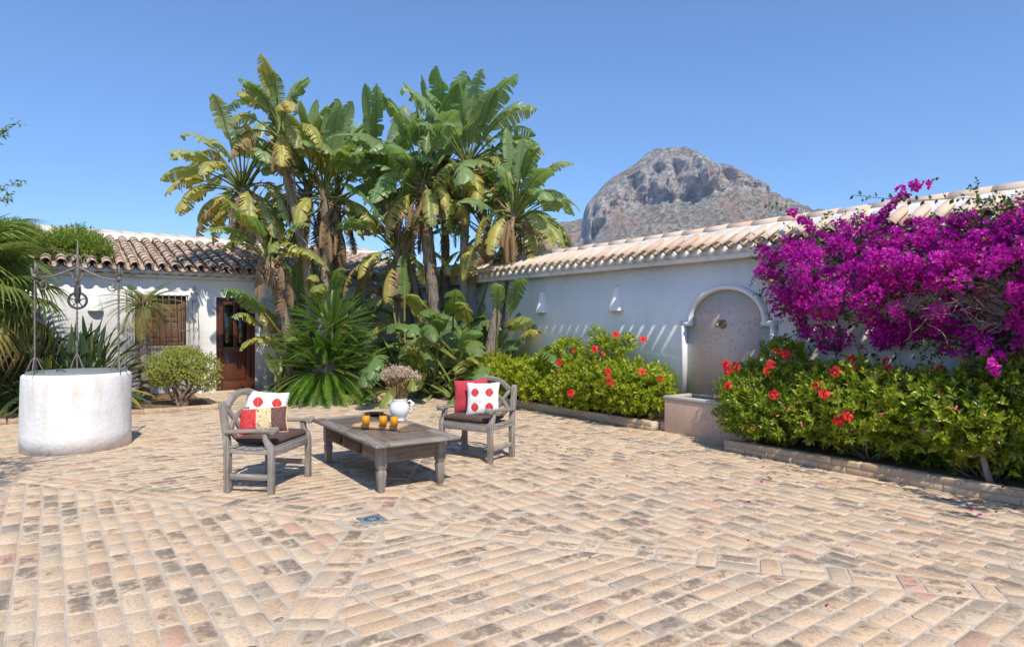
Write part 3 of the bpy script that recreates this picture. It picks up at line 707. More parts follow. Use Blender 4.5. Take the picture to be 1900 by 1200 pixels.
def roof(parent, to_world, ncol, pitch, nrow, expo, L, slope, mat, vis, maxn, jit=.006, pan_mat=None, rad=.092, pshift=.055):
    """to_world(i_col, s_up) -> (origin Vector local, axis up the slope, lateral axis, normal)"""
    cover = [tile_mesh(L, rad * s, rad * .83 * s) for s in (1.0, 1.03, .97)]
    cm = [c.mesh('roof_tile', mat, True) for c in cover]; pan = tile_mesh(L, rad * .96, rad * .83, convex=False)
    items = []; pans = B(); rest = B(); nr = 0
    pv = np.concatenate(pan.v); pf = pan.f
    for i in range(ncol):
        for j in range(nrow):
            o, ey, ex, en = to_world(i, j * expo)
            o2 = o + ex * pitch / 2
            m = Matrix((ex, ey, en)).transposed()
            # pan, open side up, sits between two covers
            jj = V(random.uniform(-jit, jit), random.uniform(-jit, jit) * 2, random.uniform(-.003, .003))
            mm = np.array(m); P = pv @ mm.T + np.array(o2 + m @ jj + ey * pshift)
            tilt = pv[:, 1:2] / L * -.014; P = P + tilt * np.array(en)
            rr = rv()
            for ff, mi_ in pf: pass
            base = pans.n; pans.v.append(P); pans.r.append(np.broadcast_to(np.array(rr), (len(P), 3))); pans.u.append(P.copy()); pans.f += [(ff + base, 0) for ff, _ in pf]; pans.n += len(P)
            items.append((vis(i, j), i, j, o, ex, ey, en))
    items.sort(key=lambda q: q[0])
    for q, (key, i, j, o, ex, ey, en) in enumerate(items):
        a = random.uniform(-.03, .03); m = Matrix((ex, ey, en)).transposed() @ Matrix.Rotation(a, 3, 'Z') @ Matrix.Rotation(-.034 + random.uniform(-.008, .008), 3, 'X')
        loc = o + en * (.052 + random.uniform(-.003, .004)) + ex * random.uniform(-jit, jit) + ey * random.uniform(-.015, .015)
        if q < maxn and key < 1e8:
            ob = bpy.data.objects.new('roof_tile', cm[random.randrange(3)]); sc.collection.objects.link(ob); ob.parent = parent
            ob.matrix_local = Matrix.Translation(loc) @ m.to_4x4()
        else:
            v = np.concatenate(cover[0].v) @ np.array(m).T + np.array(loc); base = rest.n; rr = rv()
            rest.v.append(v); rest.r.append(np.broadcast_to(np.array(rr), (len(v), 3))); rest.u.append(v.copy()); rest.f += [(ff + base, 0) for ff, _ in cover[0].f]; rest.n += len(v); nr += 1
    if nr: rest.obj('roof_tiles_beyond', mat, parent, smooth=True, kind='stuff')
    pans.obj('pan_tiles', pan_mat or mat, parent, smooth=True, kind='stuff')

# ------------------------------------------------------------------ the house at the back (facade a = 15)
house = thing('house', 'low white-plastered house at the back with an old brown tiled roof and wooden door', 'house', (0, 0, 0), TH)
FA = 15.0
w = B()
DX0, DX1, DZ = 2.93, 3.74, 2.07          # door opening
WX0, WX1, WZ0, WZ1 = 1.40, 2.34, 1.04, 2.08  # window opening
xs = [-8.5, WX0, WX1, DX0, DX1, 9.5]; zs_ = [-.05, WZ0, DZ, WZ1, 2.46]; gi = {}; vl = []; fc = []
def gv(x, y, z):
    k_ = (round(x, 4), round(y, 4), round(z, 4))
    if k_ not in gi: gi[k_] = len(vl); vl.append(k_)
    return gi[k_]
def hole(x0, z0): return (x0 == WX0 and WZ0 <= z0 < WZ1) or (x0 == DX0 and z0 < DZ)
for i in range(5):
    for j in range(4):
        if not hole(xs[i], zs_[j]): fc.append((gv(xs[i], FA, zs_[j]), gv(xs[i + 1], FA, zs_[j]), gv(xs[i + 1], FA, zs_[j + 1]), gv(xs[i], FA, zs_[j + 1])))
def reveal(x0, x1, z0, z1, bottom):
    y0, y1 = FA, FA + .35
    fc.append((gv(x0, y0, z0), gv(x0, y0, z1), gv(x0, y1, z1), gv(x0, y1, z0))); fc.append((gv(x1, y0, z1), gv(x1, y0, z0), gv(x1, y1, z0), gv(x1, y1, z1)))
    fc.append((gv(x0, y0, z1), gv(x1, y0, z1), gv(x1, y1, z1), gv(x0, y1, z1)))
    if bottom: fc.append((gv(x0, y0, z0), gv(x0, y1, z0), gv(x1, y1, z0), gv(x1, y0, z0)))
reveal(WX0, WX1, WZ0, WZ1, True); reveal(DX0, DX1, -.05, DZ, False)
fc.append((gv(-8.5, FA, 2.46), gv(9.5, FA, 2.46), gv(9.5, FA + .36, 2.46), gv(-8.5, FA + .36, 2.46)))
w.add(vl, fc, 0, (.5, .5, .5))
box(w, -8.5, 9.5, FA + .36, FA + 5.5, -.05, 2.44, 0, (.5, .5, .5))
w.obj('wall', M['plaster'], house)
# eave cornice
w = B(); box(w, -8.5, 8.2, FA - .11, FA - .003, 2.445, 2.505); w.obj('cornice', M['mortar_white'], house, bevel=.006)
sl = R(15.8); cs, sn = math.cos(sl), math.sin(sl); EZ = 2.62
PT = .242
def tw(i, s):
    x = -6.6 + i * PT
    return V(x, FA - .31 + s * cs, EZ + s * sn), V(0, cs, sn), V(1, 0, 0), V(0, -sn, cs)
def visk(i, j):
    x = -6.6 + i * PT; p = W(FA + j * .3, x, 2.8); px = 950 + F_ * p.x / p.y
    if px < 90 or px > 700: return 1e9
    return p.y * (1 if px < 400 else 1.2) + j * .001
roof(house, tw, 60, PT, 11, .305, .42, sl, M['tile_old'], visk, 285, pshift=.01)
w = B()  # roof deck under the tiles and mortar ridge
v = [(-7, FA - .2, EZ - .045 - .0), (8.2, FA - .2, EZ - .045), (8.2, FA - .2 + 3.35 * cs, EZ - .045 + 3.35 * sn), (-7, FA - .2 + 3.35 * cs, EZ - .045 + 3.35 * sn)]
v += [(x, y, z - .06) for x, y, z in v]; w.add(v, [(0, 1, 2, 3), (7, 6, 5, 4), (0, 4, 5, 1), (1, 5, 6, 2), (2, 6, 7, 3), (3, 7, 4, 0)])
v = [(-7, FA + 3.05, 2.45), (8.2, FA + 3.05, 2.45), (8.2, FA + 5.4, 2.45), (-7, FA + 5.4, 2.45), (-7, FA + 3.05, EZ + 3.1 * sn), (8.2, FA + 3.05, EZ + 3.1 * sn)]
w.add(v, [(0, 1, 5, 4), (1, 2, 5), (3, 0, 4), (4, 5, 2, 3)])
w.obj('roof_deck', M['mortar_white'], house)
w = B(); ry = FA - .27 + 3.36 * cs; rz_ = EZ + 3.36 * sn
for k_ in range(60):   # mortared ridge, slightly lumpy
    x = -7 + k_ * .25; v = []
    for xx in (x, x + .25):
        for dy, dz in ((-.13, -.03), (-.10, .09), (-.02, .15), (.12, .15), (.2, 0)): v.append((xx, ry + dy, rz_ + dz + .012 * mnoise.noise(V(xx * 3, dy * 9, 1))))
    w.add(v, [(i, i + 1, 5 + i + 1, 5 + i)[::-1] for i in range(4)], 0, (.5, .5, .5))
w.obj('ridge_mortar', M['mortar_white'], house, smooth=True)
rt = tile_mesh(.45, .11, .095).mesh('ridge_tile', M['tile_new'], True)
for k_ in range(36):
    x = -6.6 + k_ * .40; o = bpy.data.objects.new('ridge_tile', rt); sc.collection.objects.link(o); o.parent = house
    o.matrix_local = Matrix.Translation((x, ry + .05, rz_ + .135 + random.uniform(-.004, .006))) @ Matrix.Rotation(R(-90), 4, 'Z') @ Matrix.Rotation(-.03, 4, 'X')
# white mortar plugs at the eave between the tile ends
w = B()
for i in range(60):
    x = -6.6 + i * PT
    n = 7; v = []
    for yy in (FA - .17, FA - .06):
        for q in range(n):
            a = math.pi * q / (n - 1); v.append((x - math.cos(a) * .062, yy, 2.505 + .03 + math.sin(a) * .085))
        v += [(x + .062, yy, 2.506), (x - .062, yy, 2.506)]
    m_ = n + 2; w.add(v, [tuple(range(m_))[::-1]] + [(q, (q + 1) % m_, m_ + (q + 1) % m_, m_ + q) for q in range(m_)], 0, (.5, .5, .5))
w.obj('eave_mortar', M['plaster'], house)

# door: frame, one glazed leaf with a panel below, narrow fixed side
w = B(); fy0, fy1 = FA + .05, FA + .17
box(w, DX0 + .003, DX0 + .06, fy0, fy1, 0, DZ - .003, ax=2); box(w, DX1 - .06, DX1 - .003, fy0, fy1, 0, DZ - .003, ax=2); box(w, DX0 + .06, DX1 - .06, fy0, fy1, DZ - .06, DZ - .003)
w.obj('door_frame', M['door_wood'], house, bevel=.004)
dr = B(); x0, x1 = DX0 + .063, DX1 - .063; y0, y1 = FA + .07, FA + .11; zt = DZ - .063
box(dr, x0, x0 + .095, y0, y1, .02, zt, ax=2); box(dr, x1 - .095, x1, y0, y1, .02, zt, ax=2)
for a_, b_ in ((.02, .22), (.86, .98), (zt - .10, zt)): box(dr, x0 + .095, x1 - .095, y0, y1, a_, b_)
xm = (x0 + x1) / 2; box(dr, xm - .04, xm + .04, y0 + .001, y1 - .001, .98, zt - .10, ax=2)
dr = dr.obj('door', M['door_wood'], house, bevel=.004)
w = B(); box(w, x0 + .095, x1 - .095, y0 + .018, y1 - .012, .22, .86, ax=2); v0 = .04
box(w, x0 + .095 + v0, x1 - .095 - v0, y0 + .008, y0 + .018, .22 + v0, .86 - v0, ax=2); w.obj('lower_panel', M['door_wood'], dr, bevel=.006)
for p0, p1 in ((x0 + .095, xm - .04), (xm + .04, x1 - .095)):
    w = B(); box(w, p0, p1, y0 + .018, y0 + .024, .98, zt - .10); w.obj('pane', M['pane'], dr)
w = B(); tube(w, [(x0 + .045, y0 - .002, .93), (x0 + .045, y0 - .04, .93)], [.012, .012], 8); tube(w, [(x0 + .045, y0 - .04, .93), (x0 + .045, y0 - .065, .93)], [.024, .018], 10); w.obj('handle', M['brass'], dr, smooth=False)
w = B(); box(w, DX0 - .05, DX1 + .05, FA - .12, FA + .2, -.01, .025); w.obj('threshold', M['basin_rim'], house, bevel=.01)
w = B(); box(w, DX0 + .01, DX1 - .01, FA + .30, FA + .34, 0, 2.05); w.obj('inner_backing', M['dark'], house)

# window with shutters and a brick sill
w = B()
box(w, WX0 + .003, WX0 + .06, FA + .10, FA + .19, WZ0 + .003, WZ1 - .003, ax=2); box(w, WX1 - .06, WX1 - .003, FA + .10, FA + .19, WZ0 + .003, WZ1 - .003, ax=2)
box(w, WX0 + .06, WX1 - .06, FA + .10, FA + .19, WZ1 - .06, WZ1 - .003); box(w, WX0 + .06, WX1 - .06, FA + .10, FA + .19, WZ0 + .003, WZ0 + .06)
win = w.obj('window', M['shutter_wood'], house, bevel=.003)
for q in range(2):
    sx0 = WX0 + .065 + q * ((WX1 - WX0 - .13) / 2); sx1 = sx0 + (WX1 - WX0 - .13) / 2 - .006; w = B(); y0, y1 = FA + .12, FA + .155; z0, z1 = WZ0 + .065, WZ1 - .065
    box(w, sx0, sx0 + .06, y0, y1, z0, z1, ax=2); box(w, sx1 - .06, sx1, y0, y1, z0, z1, ax=2)
    for a_ in (z0, z0 + (z1 - z0) * .48, z1 - .08): box(w, sx0 + .06, sx1 - .06, y0, y1, a_, a_ + .08)
    for a_, b_ in ((z0 + .08, z0 + (z1 - z0) * .48), (z0 + (z1 - z0) * .48 + .08, z1 - .08)):
        box(w, sx0 + .06, sx1 - .06, y0 + .018, y1 - .004, a_, b_, ax=2); box(w, sx0 + .09, sx1 - .09, y0 + .008, y0 + .018, a_ + .03, b_ - .03, ax=2)
    w.obj('shutter', M['shutter_wood'], win, bevel=.003)
w = B()
for q in range(8):
    x = WX0 - .05 + q * .13; box(w, x + .004, x + .124, FA - .05, FA + .12, WZ0 - .062, WZ0 - .002)
w.obj('brick_sill', M['kerb_brick'], house, bevel=.008)

# iron grille in front of the window (fixed to the wall, a thing of its own)
gr = thing('window_grille', 'bulging wrought-iron window grille with scrolled corners in front of the brown shutters', 'grille', (0, 0, 0), TH)
def spiral(c, ex, ez, r0, turns, seg=22, start=0, r1=.008, cw=1):
    out = []
    for i in range(seg + 1):
        t = i / seg; r = r0 * (1 - t) + r1 * t; a = start + cw * turns * 2 * math.pi * t
        out.append(c + ex * (r * math.cos(a)) + ez * (r * math.sin(a)))
    return out
EX, EZv = V(1, 0, 0), V(0, 0, 1)
gx0, gx1 = WX0 - .14, WX1 + .17
def bulge(z): t = (z - .55) / 1.6; return .10 + .17 * math.sin(math.pi * min(1, max(0, 1 - t * 1.05))) ** 1.0 * (1 if t < .9 else .6)
nb_ = 9
for i in range(nb_):
    x = gx0 + .16 + (gx1 - gx0 - .32) * i / (nb_ - 1); w = B()
    pts = [V(x, FA - bulge(z), z) for z in np.linspace(.78, 2.1, 9)]
    pts = [V(x, FA, .78)] + pts + [V(x, FA, 2.1)]
    tube(w, pts, .0065, 5, tw=0); w.obj('bar', M['iron'], gr)
for i, z in enumerate((.80, 1.34, 2.08)):
    w = B(); tube(w, [V(gx0 + .12, FA - bulge(z), z), V(gx1 - .12, FA - bulge(z), z)], .008, 5); w.obj('cross_bar', M['iron'], gr)
for x in (gx0 - .02, gx0 + .08, gx1 - .08, gx1 + .02):   # tall side posts
    w = B(); tube(w, [V(x, FA, .6)] + [V(x, FA - bulge(z) - .02, z) for z in np.linspace(.62, 2.14, 9)] + [V(x, FA, 2.16)], .009, 6, tw=20); w.obj('side_post', M['iron'], gr)
for xc, cw in ((gx0 + .03, 1), (gx1 - .03, -1)):
    for z, r_ in ((2.24, .055), (1.98, .045), (1.36, .06)):
        w = B(); tube(w, spiral(V(xc, FA - bulge(z) - .02, z), EX, EZv, r_, 1.6, start=-math.pi / 2, cw=cw), .007, 5); w.obj('scroll', M['iron'], gr)
for xc, cw in (((gx0 + gx1) / 2 - .14, 1), ((gx0 + gx1) / 2 + .14, -1), ((gx0 + gx1) / 2 - .32, 1), ((gx0 + gx1) / 2 + .32, -1)):
    z = 1.46; w = B(); tube(w, spiral(V(xc, FA - bulge(z) - .01, z), EX, EZv, .075, 1.4, start=-math.pi / 2, cw=cw), .006, 5); w.obj('scroll', M['iron'], gr)
w = B()
pts = [V(gx0 + .1 + (gx1 - gx0 - .2) * t, FA - .27, 1.39 + .05 * math.sin(t * math.pi * 4)) for t in np.linspace(0, 1, 25)]; tube(w, pts, .007, 5); w.obj('wavy_rail', M['iron'], gr)

# plaster wall lamps: half cones, point up, open below
def sconce(label, pos, rz, h=.36, r=.135):
    t = thing('wall_lamp', label, 'wall lamp', pos, rz, 'plaster half-cone wall lamps'); b = B(); n = 14; v = []
    for (z, rr) in ((0, r), (.02, r * .99), (h * .55, r * .70), (h * .9, r * .42), (h, r * .22)):
        for i in range(n + 1):
            a = math.pi * i / n; v.append((math.cos(a) * rr, -math.sin(a) * rr * .95, z))
    for (z, rr) in ((h * .96, r * .05), (.02, r * .88), (0, r * .88)):
        for i in range(n + 1):
            a = math.pi * i / n; v.append((math.cos(a) * rr, -math.sin(a) * rr * .95 , z))
    m = n + 1; L_ = 8
    f = [(j * m + i, (j + 1) * m + i, (j + 1) * m + i + 1, j * m + i + 1) for j in range(L_ - 1) for i in range(n)] + [((L_ - 1) * m + i, i, i + 1, (L_ - 1) * m + i + 1) for i in range(n)]
    b.add(v, f, 0, (.5, .5, .5)); b.obj('shade', M['plaster'], t, smooth=False)
    b = B(); tube(b, [(0, -.05, .05), (0, -.05, .12)], [.028, .02], 10); tube(b, [(0, -.05, .12), (0, -.02, .16), (0, -.001, .16)], .01, 6); b.obj('lamp_holder', M['plaster'], t)
    return t
sconce('white half-cone wall lamp on the house facade, behind the well', W(FA, .73, 1.74), TH)

# ------------------------------------------------------------------ garden wall on the right (face b = 7.5)
GB = 7.5
gw = thing('garden_wall', 'long white plastered garden wall on the right, topped with pale clay tiles', 'wall', (0, 0, 0), TH)
w = B(); box(w, GB, GB + .9, -3.2, 14.99, -.05, 2.40, 0, (.5, .5, .5)); w.obj('wall', M['plaster_right'], gw)
w = B(); box(w, GB - .168, GB - .003, -3.2, 14.8, 2.365, 2.430); w.obj('cornice', M['mortar_white'], gw, bevel=.005)
sl2 = R(30); c2, s2 = math.cos(sl2), math.sin(sl2); GP = .214
def tw2(i, s):
    y = -3.1 + i * GP
    return V(GB - .285 + s * c2, y, 2.500 + s * s2), V(c2, 0, s2), V(0, -1, 0), V(-s2, 0, c2)
def visk2(i, j):
    y = -3.1 + i * GP; p = W(y, GB, 2.5)
    if p.y < .5: return 1e9
    px = 950 + F_ * p.x / p.y
    return 1e9 if px > 1960 or px < 930 else p.y
roof(gw, tw2, 84, GP, 1, .30, .46, sl2, M['tile_new'], visk2, 290, rad=.073, pshift=.12, jit=.003)
w = B(); v = [(GB - .13, -3.2, 2.50), (GB - .13, 14.9, 2.50), (GB + .25, 14.9, 2.50 + .38 * math.tan(sl2)), (GB + .25, -3.2, 2.50 + .38 * math.tan(sl2))]
v += [(x, y, 2.402) for x, y, z in v]; w.add(v, [(3, 2, 1, 0), (4, 5, 6, 7), (0, 1, 5, 4), (1, 2, 6, 5), (2, 3, 7, 6), (3, 0, 4, 7)]); w.obj('roof_deck', M['mortar_white'], gw)
w = B(); ry2 = GB + .04; rz2 = 2.76   # mortared ridge
ny = 150; prof = [(-.03, -.10), (.03, -.01), (.10, .035), (.18, .065), (.42, .065), (.52, .0), (.54, -.38)]
v = []
for q in range(ny):
    y = -3.2 + 18.1 * q / (ny - 1)
    for (dx, dz) in prof: v.append((ry2 + dx + .02 * mnoise.noise(V(y * 4.2, dx * 5, 0)), y, rz2 + dz + .02 * mnoise.noise(V(y * 3.1, dx * 5, 4)) + .022 * (math.sin(y * 2 * math.pi / GP) * .5 + .5) * (1 if dx < .15 else 0)))
w.add(v, [(q * 7 + i, q * 7 + i + 1, (q + 1) * 7 + i + 1, (q + 1) * 7 + i)[::-1] for q in range(ny - 1) for i in range(6)], 0, (.5, .5, .5)); w.obj('ridge_mortar', M['mortar_white'], gw, smooth=True)
rt2 = tile_mesh(.44, .125, .105).mesh('ridge_tile', M['tile_new'], True)
for q in range(46):
    y = -3.1 + q * .39; o = bpy.data.objects.new('ridge_tile', rt2); sc.collection.objects.link(o); o.parent = gw
    o.matrix_local = Matrix.Translation((ry2 + .27, y, rz2 + .065 + random.uniform(-.006, .006))) @ Matrix.Rotation(.035, 4, 'X')
w = B()  # white mortar plugs under the cover tile ends
for i in range(84):
    y = -3.1 + i * GP; n = 7; v = []
    for xx in (GB - .195, GB - .08):
        for q in range(n):
            a = math.pi * q / (n - 1); v.append((xx, y - math.cos(a) * .064, 2.470 + math.sin(a) * .085))
        v += [(xx, y + .066, 2.4302), (xx, y - .066, 2.4302)]
    m_ = n + 2; w.add(v, [tuple(range(m_))] + [(q, (q + 1) % m_, m_ + (q + 1) % m_, m_ + q)[::-1] for q in range(m_)], 0, (.5, .5, .5))
w.obj('eave_mortar', M['mortar_white'], gw)
sconce('white half-cone lamp on the garden wall, the one nearer the tall banana-leaved plants', W(9.36, GB, 1.70), TH - R(90), .40, .13)
sconce('white half-cone lamp on the garden wall, the one nearer the wall fountain', W(7.40, GB, 1.70), TH - R(90), .42, .15)

# ------------------------------------------------------------------ wall fountain
ft = thing('wall_fountain', 'arched ceramic wall fountain with a white moulding, brass spout and low basin', 'fountain', (0, 0, 0), TH)
ya, yb = 4.60, 6.00; ym = (ya + yb) / 2; zs = 1.50
pan = []   # panel outline in (y, z)
inset = .11
pan = [(yb - .04, .50), (yb - .04, zs), (yb - inset - .03, zs)]
N_ = 20; rx = (yb - ya) / 2 - inset - .03
for i in range(N_ + 1):
    a = math.pi * i / N_; pan.append((ym + rx * math.cos(a), zs + .03 + math.sin(a) * .43))
pan += [(ya + inset + .03, zs), (ya + .04, zs), (ya + .04, .50)]
w = B(); prism(w, pan, V(GB - .025, 0, 0), V(0, 1, 0), V(0, 0, 1), V(1, 0, 0), .022); w.obj('border_panel', M['ceramic_border'], ft)
def shrink(poly, c, s): return [(c[0] + (p[0] - c[0]) * s, c[1] + (p[1] - c[1]) * s) for p in poly]
rx2 = rx - .10; pin = [(yb - .17, .50), (yb - .17, zs - .05)] + [(ym + (rx - .06) * math.cos(math.pi * i / N_), zs - .02 + math.sin(math.pi * i / N_) * .38) for i in range(N_ + 1)] + [(ya + .17, zs - .05), (ya + .17, .50)]
w = B(); prism(w, pin, V(GB - .031, 0, 0), V(0, 1, 0), V(0, 0, 1), V(1, 0, 0), .008); w.obj('rosette_panel', M['ceramic'], ft)
# moulding, swept round profile
def sweep(pts, prof, b_):
    n = len(pts); v = []
    for i, p in enumerate(pts):
        t = (Vector(pts[min(i + 1, n - 1)]) - Vector(pts[max(i - 1, 0)])).normalized(); nn = Vector((-t.y, t.x))
        for (d, e) in prof: v.append((GB - e, p[0] + nn.x * d, p[1] + nn.y * d))
    m = len(prof)
    f = [(i * m + q, i * m + (q + 1) % m, (i + 1) * m + (q + 1) % m, (i + 1) * m + q) for i in range(n - 1) for q in range(m)] + [tuple(range(m))[::-1], tuple(range((n - 1) * m, n * m))]
    b_.add(v, f, 0, (.5, .5, .5))
pr = [(-.038, .0)] + [(.038 * -math.cos(math.pi * i / 8), .045 + .055 * math.sin(math.pi * i / 8)) for i in range(9)] + [(.038, .0)]
path = [(yb + .0, .5), (yb, zs - .02), (yb - .01, zs + .01)]
w = B(); sweep([(yb, .505), (yb, 1.0), (yb, zs - .03)], pr, w); sweep([(ya, .505), (ya, 1.0), (ya, zs - .03)], pr, w)
arch = [(ym + (rx + .03) * math.cos(math.pi * i / 32), zs + .03 + math.sin(math.pi * i / 32) * .465) for i in range(33)]
arch = [(arch[0][0], zs - .03)] + arch + [(arch[-1][0], zs - .03)]
sweep(arch, pr, w)
for y0, y1 in ((yb - inset - .04, yb + .045), (ya - .045, ya + inset + .04)): sweep([(y0, zs - .0), (y1, zs - .0)], pr, w)
w.obj('moulding', M['glaze'], ft, smooth=True)
bs = B(); bx0 = 6.90
box(bs, bx0, GB, 4.52, 5.90, -.02, .455); bs = bs.obj('basin', M['basin'], ft, bevel=.008)
w = B()
for a_ in ((bx0 - .012, bx0 + .11, 4.505, 5.915), (GB - .10, GB - .002, 4.505, 5.915)): box(w, a_[0], a_[1], a_[2], a_[3], .457, .50)
box(w, bx0 + .11, GB - .10, 4.505, 4.61, .457, .50); box(w, bx0 + .11, GB - .10, 5.81, 5.915, .457, .50); w.obj('rim', M['basin_rim'], ft, bevel=.008)
w = B(); box(w, bx0 + .10, GB - .09, 4.60, 5.82, .456, .470); w.obj('water', M['pane'], ft)
w = B(); c = V(GB - .033, 5.36, 1.49)
def ring(b_, c, r0, r1, x0, x1, seg=18):
    v = []
    for x, r in ((x0, 0.001), (x0, r0), (x1, r1), (x1, .001)):
        for q in range(seg): a = 2 * math.pi * q / seg; v.append((c.x + x, c.y + math.cos(a) * r, c.z + math.sin(a) * r))
    b_.add(v, [(j * seg + q, j * seg + (q + 1) % seg, (j + 1) * seg + (q + 1) % seg, (j + 1) * seg + q)[::-1] for j in range(3) for q in range(seg)])
ring(w, c, .065, .058, 0, -.018); ring(w, c, .045, .035, -.018, -.035); w.obj('rosette', M['brass'], ft)
w = B(); tube(w, [c + V(-.03, 0, 0), c + V(-.09, 0, .004), c + V(-.125, 0, -.01), c + V(-.14, 0, -.035)], [.017, .016, .019, .015], 10); tube(w, [c + V(-.085, 0, .015), c + V(-.085, 0, .05)], [.007, .007], 6); tube(w, [c + V(-.085, -.03, .052), c + V(-.085, .03, .052)], [.007, .007], 6)
w.obj('spout', M['brass'], ft, smooth=True)

# ------------------------------------------------------------------ well
WC = V(-5.30, 7.76, 0); WR = .565; WH = .905
wl = thing('well', 'round whitewashed well with a grey lid under a wrought-iron tripod and pulley', 'well', WC, 0)
w = B(); prof = [(WR + .005, -.02), (WR + .004, .2), (WR, .45), (WR + .003, .7), (WR - .003, .86), (WR - .012, .89), (WR - .04, WH), (WR - .12, WH + .002), (WR - .13, WH - .02), (.02, WH - .02)]
lathe(w, prof, seg=72, wob=.02); cb_ = w.obj('curb', M['well_plaster'], wl, smooth=True)
w = B(); lathe(w, [(.02, WH - .012), (WR - .055, WH - .01), (WR - .05, WH + .012), (WR - .06, WH + .02), (.02, WH + .045)], seg=48); w.obj('lid', M['lid'], wl)
w = B(); tube(w, [V(.02 - .05, -.32, WH + .028), V(-.02, -.32, WH + .05), V(.04, -.32, WH + .05), V(.08, -.32, WH + .028)], .007, 6); w.obj('lid_handle', M['iron_dark'], wl)
w = B(); w.add([(0, 0, 0)], []) if 0 else None
angs = (R(-110), R(0), R(125)); PR = .50; PH = 2.02
tops = []
for q, a in enumerate(angs):
    rad = V(math.cos(a), math.sin(a), 0); tan = V(-math.sin(a), math.cos(a), 0); f0 = rad * PR
    b_ = B()
    v0 = len(b_.v); tube(b_, [f0 + V(0, 0, z) for z in np.linspace(WH - .02, PH, 40)], .0125, 4, tw=24)
    tube(b_, [f0 + V(0, 0, PH), f0 + V(0, 0, PH + .05)], [.03, .03], 8); tube(b_, [f0 + V(0, 0, PH + .05), f0 + V(.012, 0, PH + .13), f0 + V(0, 0, PH + .20)], [.022, .014, .002], 6)
    post = b_.obj('post', M['iron'], wl)
    for sgn in (-1, 1):     # fleur leaves at the top
        b_ = B(); tube(b_, [f0 + V(0, 0, PH + .02) + tan * (sgn * .01), f0 + tan * (sgn * .045) + V(0, 0, PH + .06), f0 + tan * (sgn * .055) + V(0, 0, PH + .11), f0 + tan * (sgn * .08) + V(0, 0, PH + .125)], [.010, .012, .008, .003], 5); b_.obj('fleur_leaf', M['iron'], post)
    for k_ in range(4):     # feet
        d = rad * math.cos(k_ * math.pi / 2 + .7) + tan * math.sin(k_ * math.pi / 2 + .7); b_ = B()
        base = f0 + V(0, 0, WH + .012)
        tube(b_, [base + V(0, 0, .20), base + d * .03 + V(0, 0, .16), base + d * .085 + V(0, 0, .03), base + d * .10 + V(0, 0, .0), base + d * .075 + V(0, 0, -.004)], .006, 5)
        b_.obj('foot', M['iron'], post)
    b_ = B()                # scroll just below the top, towards the middle
    tube(b_, spiral(f0 - rad * .085 + V(0, 0, PH - .07), rad, EZv, .07, 1.35, start=0, cw=-1 if q != 1 else -1), .0085, 6); b_.obj('scroll', M['iron'], wl)
    b_ = B()                # arm sweeping to the middle
    pts = []
    for t in np.linspace(0, 1, 12):
        r_ = PR * (1 - t); z = PH + .0 + .06 * math.sin(t * math.pi * .5) + .22 * max(0, t - .35) ** 1.5 - .05 * math.sin(t * math.pi) * 0
        pts.append(rad * r_ + V(0, 0, z))
    tube(b_, pts, .011, 6); b_.obj('arm', M['iron'], wl)
    tops.append(pts[-1])
    b_ = B(); tube(b_, spiral(rad * .10 + V(0, 0, 2.27), rad, EZv, .075, 1.3, start=math.pi, cw=-1), .0085, 6); b_.obj('crown_scroll', M['iron'], wl)
b_ = B(); tube(b_, [V(0, 0, 1.98), V(0, 0, 2.1), V(0, 0, 2.2), V(0, 0, 2.33), V(0, 0, 2.42), V(0, 0, 2.52)], [.012, .015, .022, .014, .010, .002], 8); b_.obj('finial', M['iron'], wl)
b_ = B(); hz0 = 1.98; tube(b_, [V(0, 0, hz0), V(.03, 0, hz0 - .03), V(.035, 0, hz0 - .09), V(.02, 0, hz0 - .16)], .010, 6); tube(b_, [V(0, 0, hz0), V(-.03, 0, hz0 - .03), V(-.035, 0, hz0 - .09), V(-.03, 0, hz0 - .16)], .010, 6)
hk_ = b_.obj('hook', M['iron_dark'], wl)
PC = V(.0, 0, 1.78)
pa = R(20); ea = V(math.cos(pa), math.sin(pa), 0)
pl = B()
def torus(b_, c, ex, ez, R0, r, seg=36, s2=8):
    n = ex.cross(ez); v = []
    for i in range(seg):
        a = 2 * math.pi * i / seg; d = ex * math.cos(a) + ez * math.sin(a)
        for j in range(s2): e = 2 * math.pi * j / s2; v.append(c + d * (R0 + r * math.cos(e)) + n * (r * 1.3 * math.sin(e)))
    b_.add(v, [(i * s2 + j, ((i + 1) % seg) * s2 + j, ((i + 1) % seg) * s2 + (j + 1) % s2, i * s2 + (j + 1) % s2) for i in range(seg) for j in range(s2)])
torus(pl, PC, ea, EZv, .095, .014); torus(pl, PC, ea, EZv, .022, .012, 14)
for i in range(5):
    a = 2 * math.pi * i / 5 + .3; d = ea * math.cos(a) + EZv * math.sin(a); tube(pl, [PC + d * .02, PC + d * .09], .007, 5)
pw = pl.obj('pulley_wheel', M['iron_dark'], wl, smooth=True)
b_ = B(); nn = ea.cross(EZv)
for s_ in (-1, 1): beam(b_, PC + nn * (.026 * s_) + V(0, 0, -.03), PC + nn * (.026 * s_) + V(0, 0, .16), .006, .04, up=ea)
beam(b_, PC + nn * -.03 + V(0, 0, .16), PC + nn * .03 + V(0, 0, .16), .04, .012, up=EZv); b_.obj('pulley_cheek', M['iron_dark'], wl, bevel=.002)
